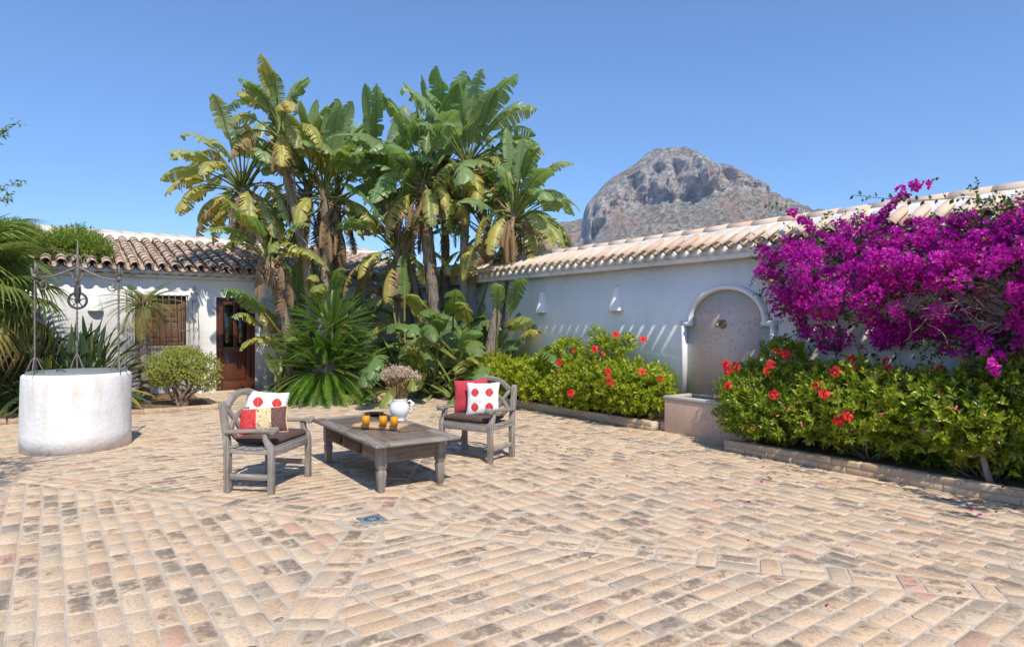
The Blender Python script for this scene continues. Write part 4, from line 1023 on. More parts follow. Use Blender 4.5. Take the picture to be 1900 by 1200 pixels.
# ------------------------------------------------------------------ garden chairs (local: x = sitter's left, y = forward)
def make_chair(label, loc, rz):
    t = thing('garden_chair', label, 'armchair', loc, rz, 'weathered teak garden chairs at the coffee table'); t.scale = (1, .88, .94)
    m = M['teak']; HW = .335; P = .055
    for s in (-1, 1):
        # front leg carrying a curved arm support
        b = B(); x = s * HW - P / 2
        poly = [(.0 + .205, 0), (.205 + P, 0), (.205 + P, .40), (.205 + P - .004, .44), (.222, .475), (.200, .515), (.196, .56), (.205, .60), (.150, .60), (.148, .55), (.155, .50), (.175, .455), (.200, .425), (.205, .40)]
        prism(b, poly, V(x, 0, 0), V(0, 1, 0), EZv, V(1, 0, 0), P, gr=1); b.obj('leg', m, t, bevel=.005)
        # rear leg and raked back post
        b = B(); poly = [(-.275, 0), (-.215, 0), (-.215, .40), (-.225, .50), (-.262, .76), (-.275, .84), (-.300, .862), (-.333, .845), (-.318, .74), (-.283, .50), (-.275, .40)]
        prism(b, poly, V(x, 0, 0), V(0, 1, 0), EZv, V(1, 0, 0), P, gr=1); b.obj('leg', m, t, bevel=.005)
        # arm with a rounded scroll end
        b = B(); poly = [(-.262, .585), (.0, .600), (.16, .603)] + [(.262 + .036 * math.cos(a), .594 + .036 * math.sin(a)) for a in np.linspace(math.pi * .62, -math.pi * .75, 12)] + [(.20, .600 - .022), (.0, .572), (-.255, .552)]
        prism(b, poly, V(s * HW - .04, 0, 0), V(0, 1, 0), EZv, V(1, 0, 0), .08); b.obj('armrest', m, t, bevel=.008)
        b = B(); beam(b, V(s * HW, -.216, .155), V(s * HW, .206, .155), .032, .05); b.obj('stretcher', m, t, bevel=.004)
        b = B()   # dished side rail
        poly = [(-.214, .37), (.204, .37), (.204, .425)] + [(y, .425 - .022 * math.sin(math.pi * (y + .214) / .418)) for y in np.linspace(.18, -.19, 8)] + [(-.214, .425)]
        prism(b, poly, V(s * HW - .018, 0, 0), V(0, 1, 0), EZv, V(1, 0, 0), .036); b.obj('side_rail', m, t, bevel=.003)
    b = B(); beam(b, V(-HW + .03, .235, .385), V(HW - .03, .235, .385), .030, .075); b.obj('front_rail', m, t, bevel=.004)
    b = B(); beam(b, V(-HW + .03, -.245, .39), V(HW - .03, -.245, .39), .030, .06); b.obj('rear_rail', m, t, bevel=.004)
    for i in range(6):
        y = -.185 + i * .078; z = .437 - .022 * math.sin(math.pi * (y + .214) / .44); sl_ = -.10 * math.cos(math.pi * (y + .214) / .44)
        b = B(); beam(b, V(-HW - .022, y, z), V(HW + .022, y, z), .066, .018, up=V(0, sl_, 1)); b.obj('seat_slat', m, t, bevel=.003)
    # back: outer arch, inner arch, radiating slats; leaning plane
    def bp(x, z): return V(x, -.245 - (z - .45) * .145, z)
    lean = V(0, .145, 0) + V(0, 0, 0)
    def arcband(x_r, zc, zr, w_, a0, a1, th, n=22, nm='arch'):
        b = B(); v = []; nrm = V(0, 1, .145).normalized()
        for i in range(n + 1):
            a = a0 + (a1 - a0) * i / n
            for rr in (0, w_):
                p = bp(math.cos(a) * (x_r - rr), zc + math.sin(a) * (zr - rr))
                v += [p - nrm * th / 2, p + nrm * th / 2]
        f = []
        for i in range(n):
            k0 = i * 4; k1 = k0 + 4
            f += [(k0, k0 + 1, k1 + 1, k1), (k0 + 2, k1 + 2, k1 + 3, k0 + 3), (k0, k1, k1 + 2, k0 + 2), (k0 + 1, k0 + 3, k1 + 3, k1 + 1)]
        f += [(0, 2, 3, 1), (n * 4, n * 4 + 1, n * 4 + 3, n * 4 + 2)]
        uv = [(i // 4 * .04, (i % 4) * .02, 0) for i in range(len(v))]
        b.add(v, f, 0, rv(), uv); b.obj(nm, m, t, bevel=.003)
    arcband(.36, .62, .325, .055, math.pi * .195, math.pi * .805, .038, nm='top_arch')
    arcband(.305, .46, .30, .042, math.pi * .10, math.pi * .90, .028, nm='inner_arch')
    for s in (-1, 1):
        for (xa, za, xb, zb) in ((.285, .80, .045, .46), (.31, .60, .14, .44)):
            b = B(); beam(b, bp(s * xa, za), bp(s * xb, zb), .026, .045, up=V(0, 1, .145).cross(bp(s * xb, zb) - bp(s * xa, za))); b.obj('back_slat', m, t, bevel=.003)
    return t
def pad(name, label, loc, rz, sx, sy, h, mat, parent=None):
    """box cushion with soft edges"""
    n = 12; b = B(); v = []; uv = []
    for side in (0, 1):
        for j in range(n + 1):
            for i in range(n + 1):
                x = i / n * 2 - 1; y = j / n * 2 - 1
                e = max(abs(x), abs(y)); zz = h / 2 + (h * .5) * (1 - .42 * e ** 12) * (1 if side else -1) + (.008 * math.cos(x * 1.5) * math.cos(y * 1.5) if side else 0) + .003 * mnoise.noise(V(x * 3, y * 3, side))
                ins = 1 - .03 * (e ** 12) * 0
                v.append((x * sx / 2 * ins, y * sy / 2 * ins, zz)); uv.append((x * sx / 2, y * sy / 2, 0))
    m = n + 1; f = []
    for j in range(n):
        for i in range(n):
            q = (j * m + i, j * m + i + 1, (j + 1) * m + i + 1, (j + 1) * m + i); f.append(q[::-1]); f.append(tuple(m * m + k_ for k_ in q))
    ring_ = [i for i in range(m)] + [j * m + n for j in range(1, m)] + [n * m + i for i in range(n - 1, -1, -1)] + [j * m for j in range(n - 1, 0, -1)]
    for a, c in zip(ring_, ring_[1:] + ring_[:1]): f.append((a, c, m * m + c, m * m + a))
    b.add(v, f, 0, (.5, .5, .5), uv); o = b.obj(name, mat, None, smooth=True, loc=loc, rz=rz)
    md = o.modifiers.new('sub', 'SUBSURF'); md.levels = 1; md.render_levels = 2
    return tag(o, label, 'cushion')
def pillow(label, loc, fwd, up, sx, sy, th, mat, seed=0, piping=None, flip=False):
    """square throw pillow: face towards fwd, up axis up"""
    fwd = fwd.normalized(); up = (up - fwd * up.dot(fwd)).normalized(); rt_ = up.cross(fwd)
    n = 22; b = B(); v = []; uv = []
    for side in (1, -1):
        for j in range(n + 1):
            for i in range(n + 1):
                x = i / n * 2 - 1; y = j / n * 2 - 1
                e = (1 - abs(x) ** 2.6) * (1 - abs(y) ** 2.6); z = th / 2 * max(e, 0) ** .5 * side
                pin = 1 - .075 * (1 - abs(y) ** 2) * abs(x) ** 4; pin2 = 1 - .075 * (1 - abs(x) ** 2) * abs(y) ** 4
                wr = .005 * mnoise.noise(V(x * 2.3 + seed, y * 2.3, side)) + .004 * mnoise.noise(V(x * 6 + seed, y * 3, side)) * e
                v.append((x * sx / 2 * pin, y * sy / 2 * pin2, z + wr * 2.0)); uv.append((x, y, 0))
    m = n + 1; f = []
    for j in range(n):
        for i in range(n):
            q = (j * m + i, j * m + i + 1, (j + 1) * m + i + 1, (j + 1) * m + i); f.append(q); f.append(tuple(m * m + k_ for k_ in q)[::-1])
    b.add(v, f, 0, (.5, .5, .5), uv)
    me = None; o = b.obj('pillow', mat, None, smooth=True)
    o.matrix_world = Matrix.Translation(loc) @ Matrix((rt_, up, fwd)).transposed().to_4x4()
    md = o.modifiers.new('weld', 'WELD'); md.merge_threshold = .0012
    tag(o, label, 'pillow')
    if piping:
        pb = B(); pts = []
        for (xa, ya, xb, yb_) in ((-1, -1, 1, -1), (1, -1, 1, 1), (1, 1, -1, 1), (-1, 1, -1, -1)):
            for q in range(10):
                x = xa + (xb - xa) * q / 10; y = ya + (yb_ - ya) * q / 10
                pin = 1 - .075 * (1 - abs(y) ** 2) * abs(x) ** 4; pin2 = 1 - .075 * (1 - abs(x) ** 2) * abs(y) ** 4
                pts.append(V(x * sx / 2 * pin * 1.01, y * sy / 2 * pin2 * 1.01, 0))
        pts.append(pts[0]); tube(pb, pts, .005, 6, cap=False); pb.obj('piping', piping, o, smooth=True)
    return o

def frame_dirs(rz): return V(math.cos(rz), math.sin(rz), 0), V(-math.sin(rz), math.cos(rz), 0)   # x (left), y (forward)
# left chair: faces right and a little towards the camera
CL, rzL = V(-2.26, 5.95, 0), R(-90 - 9.5)
make_chair('weathered grey garden armchair left of the coffee table, holding a three-coloured pillow', CL, rzL)
xl, yl = frame_dirs(rzL)
pad('seat_cushion', 'brown seat cushion on the left garden chair, under the striped pillow', CL + xl * -.03 + yl * .0 + V(0, 0, .415), rzL, .54, .43, .068, M['brown_cloth'])
pillow('white pillow with red leaf medallions leaning in the left garden chair, behind the striped one', V(-2.37, 6.13, .655), V(.42, -.85, .30), V(.03, .25, 1), .40, .40, .13, M['leaf_print'], 3)
pillow('oblong pillow with red, cream and brown swirl panels on the left garden chair', V(-2.32, 5.93, .595), V(.25, -.85, .42), V(-.14, .3, 1), .43, .25, .12, M['panel_cloth'], 8, piping=M['piping'])
# right chair: faces left-front
CR, rzR = V(-.40, 7.17, 0), math.atan2(-.83, -.55) - R(90)
make_chair('weathered grey garden armchair right of the coffee table, holding a red and a white pillow', CR, rzR)
xr, yr = frame_dirs(rzR)
pad('seat_cushion', 'brown seat cushion on the right garden chair, under the red and white pillows', CR + xr * .03 + yr * .01 + V(0, 0, .415), rzR, .55, .43, .068, M['brown_cloth'])
pillow('plain coral-red pillow in the right garden chair, half hidden by the white one', V(-.475, 7.27, .665), V(-.42, -.88, .2), V(-.02, .2, 1), .43, .40, .12, M['red_cloth'], 5)
pillow('white pillow with red leaf medallions in the right garden chair, before the red one', V(-.325, 7.11, .655), V(-.14, -.95, .22), V(0, .2, 1), .38, .38, .12, M['leaf_print'], 12)

# ------------------------------------------------------------------ coffee table (local y = long axis)
TC, rzT = V(-1.33, 6.42, 0), R(34.0)
TL, TWd, TH_ = 1.84, .83, .46
tb = thing('coffee_table', 'low rectangular weathered wooden coffee table with drawers along its long side', 'coffee table', TC, rzT)
LX, LY, LG = TWd / 2 - .085, TL / 2 - .15, .075
for sx in (-1, 1):
    for sy in (-1, 1):
        b = B(); c = V(sx * (LX - LG / 2 + .0), sy * (LY - LG / 2), 0)
        def sq(w_, z): return [(c.x - w_ / 2, c.y - w_ / 2, z), (c.x + w_ / 2, c.y - w_ / 2, z), (c.x + w_ / 2, c.y + w_ / 2, z), (c.x - w_ / 2, c.y + w_ / 2, z)]
        lv = [(.052, 0), (.078, .185), (.070, .195), (.062, .200), (.062, .208), (.074, .212), (.074, .222), (.070, .226), (.084, .230), (.084, TH_ - .035)]
        v = []; uv = []
        for w_, z in lv: v += sq(w_, z); uv += [(z, -w_, 0), (z, w_, 0), (z, w_ + .2, 0), (z, w_ + .4, 0)]
        f = [(i * 4 + k_, i * 4 + (k_ + 1) % 4, (i + 1) * 4 + (k_ + 1) % 4, (i + 1) * 4 + k_) for i in range(len(lv) - 1) for k_ in range(4)] + [(3, 2, 1, 0), tuple(range(4 * len(lv) - 4, 4 * len(lv)))]
        b.add(v, f, 0, rv(), uv); b.obj('leg', M['table_edge'], tb, bevel=.003)
za0, za1 = .262, TH_ - .036
for s in (-1, 1):
    b = B(); y = s * (LY - .02); prism(b, [(-LX + .08, za0), (LX - .08, za0), (LX - .08, za1), (-LX + .08, za1)], V(0, y - .012, 0), V(1, 0, 0), EZv, V(0, 1, 0), .024); b.obj('apron', M['table_wood'], tb, bevel=.003)
    b = B(); x = s * (LX - .02); prism(b, [(-LY + .08, za0), (LY - .08, za0), (LY - .08, za1), (-LY + .08, za1)], V(x - .012, 0, 0), V(0, 1, 0), EZv, V(1, 0, 0), .024); b.obj('apron', M['table_wood'], tb, bevel=.003)
for (y0, y1) in ((.24, .60), (-.30, .10)):     # two drawer fronts on the left long side
    b = B(); x = -LX + .008; box(b, x - .022, x + .006, y0, y1, za0 + .022, za1 - .008, ax=1); dw = b.obj('drawer', M['drawer_wood'], tb, bevel=.003)
    b = B(); box(b, x - .0225, x - .006, y0 - .034, y0 - .012, za0 + .02, za1 - .006, ax=2); b.obj('drawer_stop', M['drawer_wood'], tb, bevel=.002)
zt0, zt1 = TH_ - .034, TH_
X0, X1, Y0_, Y1_ = -TWd / 2, TWd / 2, -TL / 2, TL / 2; FW = .12
for (x0, x1, y0, y1, ax) in ((X0, X0 + FW, Y0_ + .0, Y1_, 1), (X1 - FW, X1, Y0_, Y1_, 1), (X0 + FW + .002, X1 - FW - .002, Y0_, Y0_ + FW, 0), (X0 + FW + .002, X1 - FW - .002, Y1_ - FW, Y1_, 0)):
    b = B(); box(b, x0, x1, y0, y1, zt0, zt1, ax=ax); b.obj('top_frame', M['table_edge'], tb, bevel=.009)
xm_ = [X0 + FW + .003, -.095, .10, X1 - FW - .003]
for i in range(3):
    b = B(); y0 = Y0_ + FW + .003; 
    box(b, xm_[i], xm_[i + 1] - .004, y0 + (.0 if i < 2 else .0), Y1_ - FW - .003, zt0 + .004, zt1 - .003 - (.0 if i != 2 else .0), ax=1); b.obj('top_plank', M['table_wood'], tb, bevel=.003)
b = B(); box(b, .03, .37, -.42, -.06, zt1 - .002, zt1 + .010, ax=1); b.obj('lifted_board', M['table_wood'], tb, bevel=.003)

ex_t, ey_t = frame_dirs(rzT)
def ttop(px, py, dz=0.0):
    z = TH_ + dz; Y = (1.5 - z) * F_ / (py - 600); return V((px - 950) / F_ * Y, Y, z)
# bread board with three glasses of juice
bc = ttop(706, 793); brz = rzT + R(-90 + 2)
b = B(); box(b, -.255, .255, -.115, .115, 0, .038); o = b.obj('serving_board', M['board_wood'], None, bevel=.012, loc=bc + V(0, 0, .0), rz=math.atan2(-.24, 1) + R(-4)); tag(o, 'thick pale wooden serving board under the three glasses of orange juice', 'serving board')
def glass(label, p):
    t = thing('juice_glass', label, 'glass', p, 0, 'glasses of orange juice on the wooden board'); b = B(); h_ = .122; r = .042
    lathe(b, [(.001, 0), (r * .86, 0), (r * .9, .004), (r, h_), (r - .0022, h_), (r * .9 - .003, .010), (.001, .009)], seg=24); b.obj('tumbler', M['glass'], t, smooth=True)
    b = B(); lathe(b, [(.001, .0098), (r * .9 - .0045, .0105), (r - .0040, .100), (.001, .1005)], seg=24); b.obj('juice', M['juice'], t, smooth=False)
zb = TH_ + .0382
for (px, py, lb) in ((679, 790, 'leftmost glass of orange juice, standing apart from the other two on the board'), (711, 790.5, 'middle glass of orange juice on the wooden board'), (731.5, 792, 'rightmost glass of orange juice, nearest the white vase')):
    Y = (1.5 - zb) * F_ / (py - 600); glass(lb, V((px - 950) / F_ * Y, Y, zb))
# vase
vp = ttop(741, 780); vp.z = TH_ + .0005
vs_ = thing('vase', 'round white glazed jug with a curled handle, holding dried flowers', 'vase', vp, 0)
b = B(); prof = [(.002, 0), (.062, 0), (.070, .006), (.066, .014), (.060, .020), (.085, .05), (.108, .09), (.114, .125), (.108, .160), (.092, .19), (.080, .205), (.084, .222), (.092, .235), (.086, .236), (.072, .205), (.002, .19)]
prof = [(r_ * .93, z * 1.0) for r_, z in prof]
lathe(b, prof, seg=48); b.obj('body', M['glaze'], vs_, smooth=True)
for s in (1,):
    b = B(); tube(b, [V(s * .085, 0, .205), V(s * .115, 0, .215), V(s * .140, 0, .19), V(s * .135, 0, .155), V(s * .118, 0, .14), V(s * .135, 0, .125), V(s * .125, 0, .10), V(s * .10, 0, .10)], [.010, .011, .010, .009, .008, .009, .008, .007], 8)
    tube(b, spiral(V(s * .140, 0, .175), V(1, 0, 0), EZv, .022, 1.2, 14), .006, 6); b.obj('handle', M['glaze'], vs_, smooth=True)
# dried flowers
bq = thing('dried_flowers', 'bouquet of cream dried flowers on brown stalks in the white jug', 'dried flowers', vp + V(0, 0, .2), 0)
st = B(); fl = B()
for i in range(170):
    a = random.uniform(0, 2 * math.pi); rr = random.random() ** .5; R_ = .215
    tip = V(math.cos(a) * rr * R_, math.sin(a) * rr * R_, .20 + .17 * math.sqrt(max(0, 1 - rr * rr * .9)) * random.uniform(.75, 1.08))
    base = V(math.cos(a) * rr * .05, math.sin(a) * rr * .05, 0); mid = base.lerp(tip, .5) + V(0, 0, .03)
    if i < 110: tube(st, [base, mid, tip], [.0016, .0014, .001], 3, cap=False)
    for q in range(random.randint(6, 11)):
        c = tip + V(random.gauss(0, .018), random.gauss(0, .018), random.gauss(0, .014)); g_ = random.random(); s_ = random.uniform(.006, .011)
        for w_ in range(4):
            ax = Vector((random.gauss(0, 1), random.gauss(0, 1), random.gauss(.4, 1))).normalized(); d_, e_, n_ = fr(ax)
            fl.add([c, c + d_ * s_ + e_ * s_ * .6, c + d_ * s_ * 1.5, c + d_ * s_ - e_ * s_ * .6], [(0, 1, 2, 3)], 0, (0, min(1, max(0, random.gauss(.65, .22) - (.35 if tip.z < .2 and rr < .5 else 0))), 0))
st.obj('stalks', M['stalk'], bq, kind='stuff'); fl.obj('flower_heads', M['dry_flower'], bq, kind='stuff')
# dark glass dish
dp = ttop(694, 770); t = thing('dish', 'shallow dark glass dish on the table, left of the white jug', 'dish', V(dp.x, dp.y, TH_ + .001), 0)
b = B(); lathe(b, [(.001, 0), (.06, 0), (.105, .018), (.112, .026), (.104, .026), (.058, .008), (.001, .007)], seg=28); b.obj('bowl', M['dish'], t, smooth=True)
# ------------------------------------------------------------------ plant builders
UP = V(0, 0, 1)
def rotv(v, axis, a): return Matrix.Rotation(a, 3, axis) @ v
def big_leaf(parent, name, p, d, pet, L, Wd, bend=.5, droop=.6, age=0.0, tear=.35, fold=.5, roll=0.0, petr=.02, mat=None, label=None, K=20, shade=None):
    """paddle leaf with petiole: starts at p along d, arches over; blade torn into strips"""
    d = Vector(d).normalized(); side = d.cross(UP)
    if side.length < .15: side = d.cross(V(random.uniform(-1, 1), random.uniform(-1, 1), 0))
    side.normalize(); side = rotv(side, d, roll)
    pts = [Vector(p)]; dirs = [d.copy()]; n1 = 7; cur = d.copy(); q = Vector(p)
    for i in range(n1):      # petiole
        cur = (cur + V(0, 0, -1) * (bend * .10 * (1 - abs(cur.z) * .3))).normalized(); q = q + cur * (pet / n1); pts.append(q.copy()); dirs.append(cur.copy())
    bi = len(pts) - 1; n2 = 16
    for i in range(n2):
        cur = (cur + V(0, 0, -1) * (droop * .10 * (.4 + i / n2)) + side * random.gauss(0, .004)).normalized(); q = q + cur * (L / n2); pts.append(q.copy()); dirs.append(cur.copy())
    b = B(); g_ = random.random() if shade is None else min(1, max(0, shade + random.gauss(0, .12)))
    rad = [petr * (1 - .45 * min(1, i / n1)) if i <= n1 else petr * .5 * (1 - (i - n1) / n2) + .002 for i in range(len(pts))]
    tube(b, pts, rad, 5, mi=1, rnd=(min(1, age * .7), random.random(), .2))
    def mid(t):
        x = t * n2; i = min(int(x), n2 - 1); f = x - i; P = pts[bi + i].lerp(pts[bi + i + 1], f); T = dirs[bi + i].lerp(dirs[min(bi + i + 1, len(dirs) - 1)], f).normalized(); return P, T
    def wid(t): return Wd / 2 * max(0.0, 1 - abs(2 * t - 1) ** 3.4) ** .62 * (1.1 - .22 * t)
    vs = []; fs = []; rn = []; uv = []
    for sd in (-1, 1):
        edges = [0.0]
        while edges[-1] < 1: edges.append(min(1, edges[-1] + random.uniform(.6, 1.4) / K))
        if 1 - edges[-2] < .4 / K: edges.pop(-2)
        torn = [random.random() < tear for _ in edges]
        sg = 0
        for k_ in range(len(edges) - 1):
            t0, t1 = edges[k_], edges[k_ + 1]
            if torn[k_]: sg = random.uniform(0, 1) * (.25 + tear)
            gp0 = .20 if torn[k_] else 0; gp1 = .20 if torn[k_ + 1] else 0
            base = len(vs); NU = 4
            for ti, (t, gp) in enumerate(((t0, gp0 * (.5 + tear)), (t1, -gp1 * (.5 + tear)))):
                for u in range(NU + 1):
                    u_ = u / NU; te = t + gp * (t1 - t0) * (u_ ** 1.5); te = min(max(te, 0), 1)
                    P, T = mid(te); S = (side - T * side.dot(T)).normalized(); Nn = S.cross(T)
                    w_ = wid(min(max(te, .006), .994)) * u_
                    fwd = w_ * .30
                    z = math.sin(fold) * w_ - (w_ * u_) * (.42 + .5 * sg + age * .5)
                    pos = P + S * (sd * w_ * math.cos(fold)) + Nn * z + T * fwd * (1 - te) + V(0, 0, -1) * (w_ * u_ * sg * .55)
                    vs.append(pos); rn.append((age, g_, u_)); uv.append((u_ * Wd, te * L + u_ * .0, 0))
            for u in range(NU):
                a = base + u; c = base + NU + 1 + u; q_ = (a, a + 1, c + 1, c); fs.append(q_ if sd > 0 else q_[::-1])
    b.add(vs, fs, 0, np.array(rn), uv)
    o = b.obj(name, [mat or M['palm_blade'], M['petiole'] if age < .7 else M['stub']], parent, smooth=True)
    if label: o['label'] = label
    return o
def curve_pts(ctrl, n=14):
    """Catmull-Rom through control points"""
    c = [Vector(p) for p in ctrl]; c = [c[0] * 2 - c[1]] + c + [c[-1] * 2 - c[-2]]; out = []
    for i in range(1, len(c) - 2):
        for k_ in range(n):
            t = k_ / n; p0, p1, p2, p3 = c[i - 1:i + 3]
            out.append(.5 * ((2 * p1) + (p2 - p0) * t + (2 * p0 - 5 * p1 + 4 * p2 - p3) * t * t + (3 * p1 - p0 - 3 * p2 + p3) * t ** 3))
    out.append(c[-2]); return out
def fibrous_trunk(parent, ctrl, r0, r1, strips=60, upper=.55, stubcol=1):
    pts = curve_pts(ctrl, 10); n = len(pts); b = B()
    rad = [(r0 + (r1 - r0) * i / n) * (1 + .12 * mnoise.noise(V(i * .9, r0 * 50, 0))) for i in range(n)]
    tube(b, pts, rad, 10); b.obj('trunk', M['fibre'], parent, smooth=True)
    b = B()
    for i in range(strips):    # dry sheaths and hanging fibres, denser higher up
        t = random.random() ** .8; k_ = min(int(t * (n - 1)), n - 2); c = pts[k_]; ax = (pts[k_ + 1] - pts[k_]).normalized(); a = random.uniform(0, 2 * math.pi)
        d, s, nn = fr(ax); o_ = s * math.cos(a) + nn * math.sin(a); r_ = rad[k_]; tg = ax.cross(o_)
        Ls = random.uniform(.12, .42) * (1 if t > upper else .6); w_ = random.uniform(.018, .05); fl_ = random.uniform(.05, .35) * (1 if t > upper else .4)
        top = c + o_ * (r_ * .92); v = []; m_ = 4
        for q in range(m_ + 1):
            f = q / m_; pos = top - ax * (Ls * f) + o_ * (.01 + fl_ * Ls * f * f) + tg * random.gauss(0, .006); ww = w_ * (1 - f * .75)
            v += [pos - tg * ww, pos + o_ * .004 * (1 - f), pos + tg * ww]
        f_ = [(q * 3 + e, q * 3 + e + 1, q * 3 + e + 4, q * 3 + e + 3) for q in range(m_) for e in (0, 1)]
        b.add(v, f_, 0 if t > upper * .8 else 1, rv())
    b.obj('dry_sheaths', [M['stub'], M['fibre']], parent, kind='stuff'); return pts, rad
def giant(label, ctrl, crown, *rest, old=True, **kw): return giant_(label, ctrl, crown, *rest, old=old, **kw)
def giant_(label, ctrl, crown, r0=.11, r1=.085, seed=0, dead=5, strips=70, yellow=0.0, group='giant bird-of-paradise plants in the corner bed', loc=None, fresh=.5, pairs=True, name='bird_of_paradise_tree', old=True):
    """ctrl: world points of the trunk; crown: list of leaf specs (target px-free world tip directions)"""
    random.seed(seed); base = Vector(ctrl[0]); base0 = V(base.x, base.y, 0)
    t = thing(name, label, 'banana-leaved tree', base0, 0, group)
    loc_ = [Vector(c) - base0 for c in ctrl]; pts, rad = fibrous_trunk(t, loc_, r0, r1, strips)
    top = pts[-1]; ax = (pts[-1] - pts[-3]).normalized()
    crown = list(crown)
    for i in range(max(4, len(crown) // 2) if old else 0): crown.append((random.choice((-1, 1)) * random.uniform(1.0, 1.9), random.gauss(0, .6), random.uniform(.25, .6), random.uniform(.7, 1.05), random.uniform(.28, .42), random.uniform(.15, .62), random.uniform(.5, .9), random.uniform(1.2, 2.2)))
    for sp in crown:
        ang, tilt, pet, L, Wd, age, tear, droop = sp     # ang: lean from the vertical, in the picture plane (+ right); tilt: towards (-) or away from the viewer
        d = V(math.sin(ang) * math.cos(tilt), math.sin(tilt), math.cos(ang) * math.cos(tilt))
        st = top - ax * random.uniform(0, .45) * min(1, abs(ang)) + V(d.x, d.y, 0) * r1 * .9
        big_leaf(t, 'leaf', st, d, pet, L, Wd, bend=.25 + .5 * abs(math.sin(ang)), droop=droop, age=age, tear=tear, fold=random.uniform(.25, .6), roll=random.uniform(-.9, .9), petr=.026, shade=min(.95, fresh + .2))
    for i in range(int(dead * 1.8)):                                # dry leaves hanging below the crown
        a = random.uniform(0, 2 * math.pi); k_ = int(len(pts) * random.uniform(.72, .98)) - 1; c = pts[k_]
        d = V(math.cos(a), math.sin(a) * .8, random.uniform(-.1, .7)); L = random.uniform(.4, .9)
        big_leaf(t, 'dry_leaf', c + V(math.cos(a), math.sin(a), 0) * rad[k_], d, random.uniform(.1, .35), L, random.uniform(.09, .26), bend=random.uniform(1.5, 3.6), droop=random.uniform(1.5, 4.5), age=random.uniform(.8, 1), tear=1.0, fold=random.uniform(-.4, .5), roll=random.uniform(-1.5, 1.5), petr=.013, K=22)
    b = B()                                              # fan of clasped petiole bases
    for i in range(16):
        s = random.choice((-1, 1)); f = random.random(); c = top - ax * random.uniform(.05, .9); dx = V(s * (.3 + f * .5), random.uniform(-.35, .35), 1).normalized()
        Lb = random.uniform(.25, .55); tube(b, [c + V(s * r1 * .5, random.uniform(-.04, .04), -.05), c + dx * Lb * .5 + V(0, 0, .02), c + dx * Lb + V(s * .05, 0, -.02)], [.034, .024, .006], 5, rnd=rv())
    b.obj('leaf_bases', M['stub'], t, smooth=True, kind='stuff'); return t
def leaves(n, a0, a1, pet=(.7, 1.1), L=(.95, 1.35), Wd=(.40, .55), age=.05, tear=.35, droop=(.3, 1.0), tilt=.45, old=0.2):
    out = []
    for i in range(n):
        ang = a0 + (a1 - a0) * (i + random.uniform(.15, .85)) / n; outer = min(1, abs(ang) / 1.3)
        ag = age + (random.random() ** 3) * old + (outer ** 3) * old * random.random()
        out.append((ang, random.gauss(0, tilt), random.uniform(*pet) * (1 - .15 * outer), random.uniform(*L), random.uniform(*Wd), min(ag, .75), min(.95, tear + outer * .25 * random.random()), random.uniform(*droop) + outer * .6))
    return out
random.seed(11)
def P3(px, py, Y): return at(px, py, Y)
def gb(px, Y, z=.05): p = at(px, 600, Y); return V(p.x, p.y, z)
# 1 tall leaning one
giant('tallest giant bird-of-paradise tree, a slender grey trunk leaning left with a small high crown', [gb(583, 13.1), P3(575, 540, 13.1), P3(556, 430, 13.1), P3(533, 330, 13.0), P3(519, 232, 13.0)],
      leaves(19, -.75, .62, (.35, .75), (.60, .95), (.28, .38), .10, .5, (.4, 1.1), .5, .42), .125, .07, 21, 4, 110)
# 2 leftmost crown
giant('leftmost giant bird-of-paradise tree, its pale crown reaching out left above the tiled roof', [gb(528, 13.5), P3(520, 560, 13.5), P3(505, 470, 13.5), P3(476, 400, 13.4), P3(448, 345, 13.4)],
      leaves(30, -1.15, .7, (.6, 1.15), (.75, 1.1), (.34, .46), .08, .45, (.5, 1.2), .5, .5), .11, .08, 22, 11, 90, fresh=.85)
# 2b young crown in front of it
giant('short giant bird-of-paradise tree with dark leaves hanging beside the wooden door', [gb(545, 13.0), P3(530, 600, 13.0), P3(510, 520, 12.9), P3(497, 468, 12.9)],
      leaves(16, -.75, 1.1, (.35, .6), (.7, 1.0), (.28, .40), .08, .45, (.4, .9), .5, .35), .10, .08, 23, 6, 80, fresh=.3, old=False)
# 3 centre-left
giant('giant bird-of-paradise tree with a shaggy brown trunk just right of the tallest one', [gb(607, 13.4), P3(604, 540, 13.4), P3(606, 440, 13.4), P3(602, 350, 13.4)],
      leaves(20, -.8, .85, (.5, .9), (.9, 1.25), (.36, .50), .05, .35, (.3, .9), .45, .25), .115, .085, 24, 8, 110)
# 4 thin dead-topped
giant('giant bird-of-paradise tree with a pale dry trunk, just left of the gap of sky', [gb(632, 13.9), P3(629, 540, 13.9), P3(624, 440, 13.9), P3(624, 360, 13.9)],
      leaves(11, -.2, .9, (.5, .8), (.85, 1.2), (.34, .46), .05, .3, (.3, .8), .4, .2), .10, .08, 25, 4, 120, fresh=.45, old=False)
# 5 leaning behind the gap
giant('giant bird-of-paradise tree leaning left, its trunk seen against the gap of sky', [gb(762, 14.3), P3(752, 520, 14.3), P3(725, 420, 14.2), P3(697, 345, 14.1)],
      leaves(20, -.75, .75, (.6, 1.0), (1.05, 1.4), (.36, .50), .03, .42, (.2, .8), .4, .15), .12, .09, 26, 3, 100, fresh=.45, old=False)
giant('slimmer giant bird-of-paradise tree with a bare brown stem beside the left-leaning one', [gb(782, 13.9), P3(772, 540, 13.9), P3(745, 450, 13.9), P3(722, 385, 13.9)],
      leaves(11, -.5, .6, (.5, .8), (.9, 1.2), (.38, .5), .03, .42, (.2, .8), .4, .15), .075, .06, 27, 2, 50, fresh=.3, old=False)
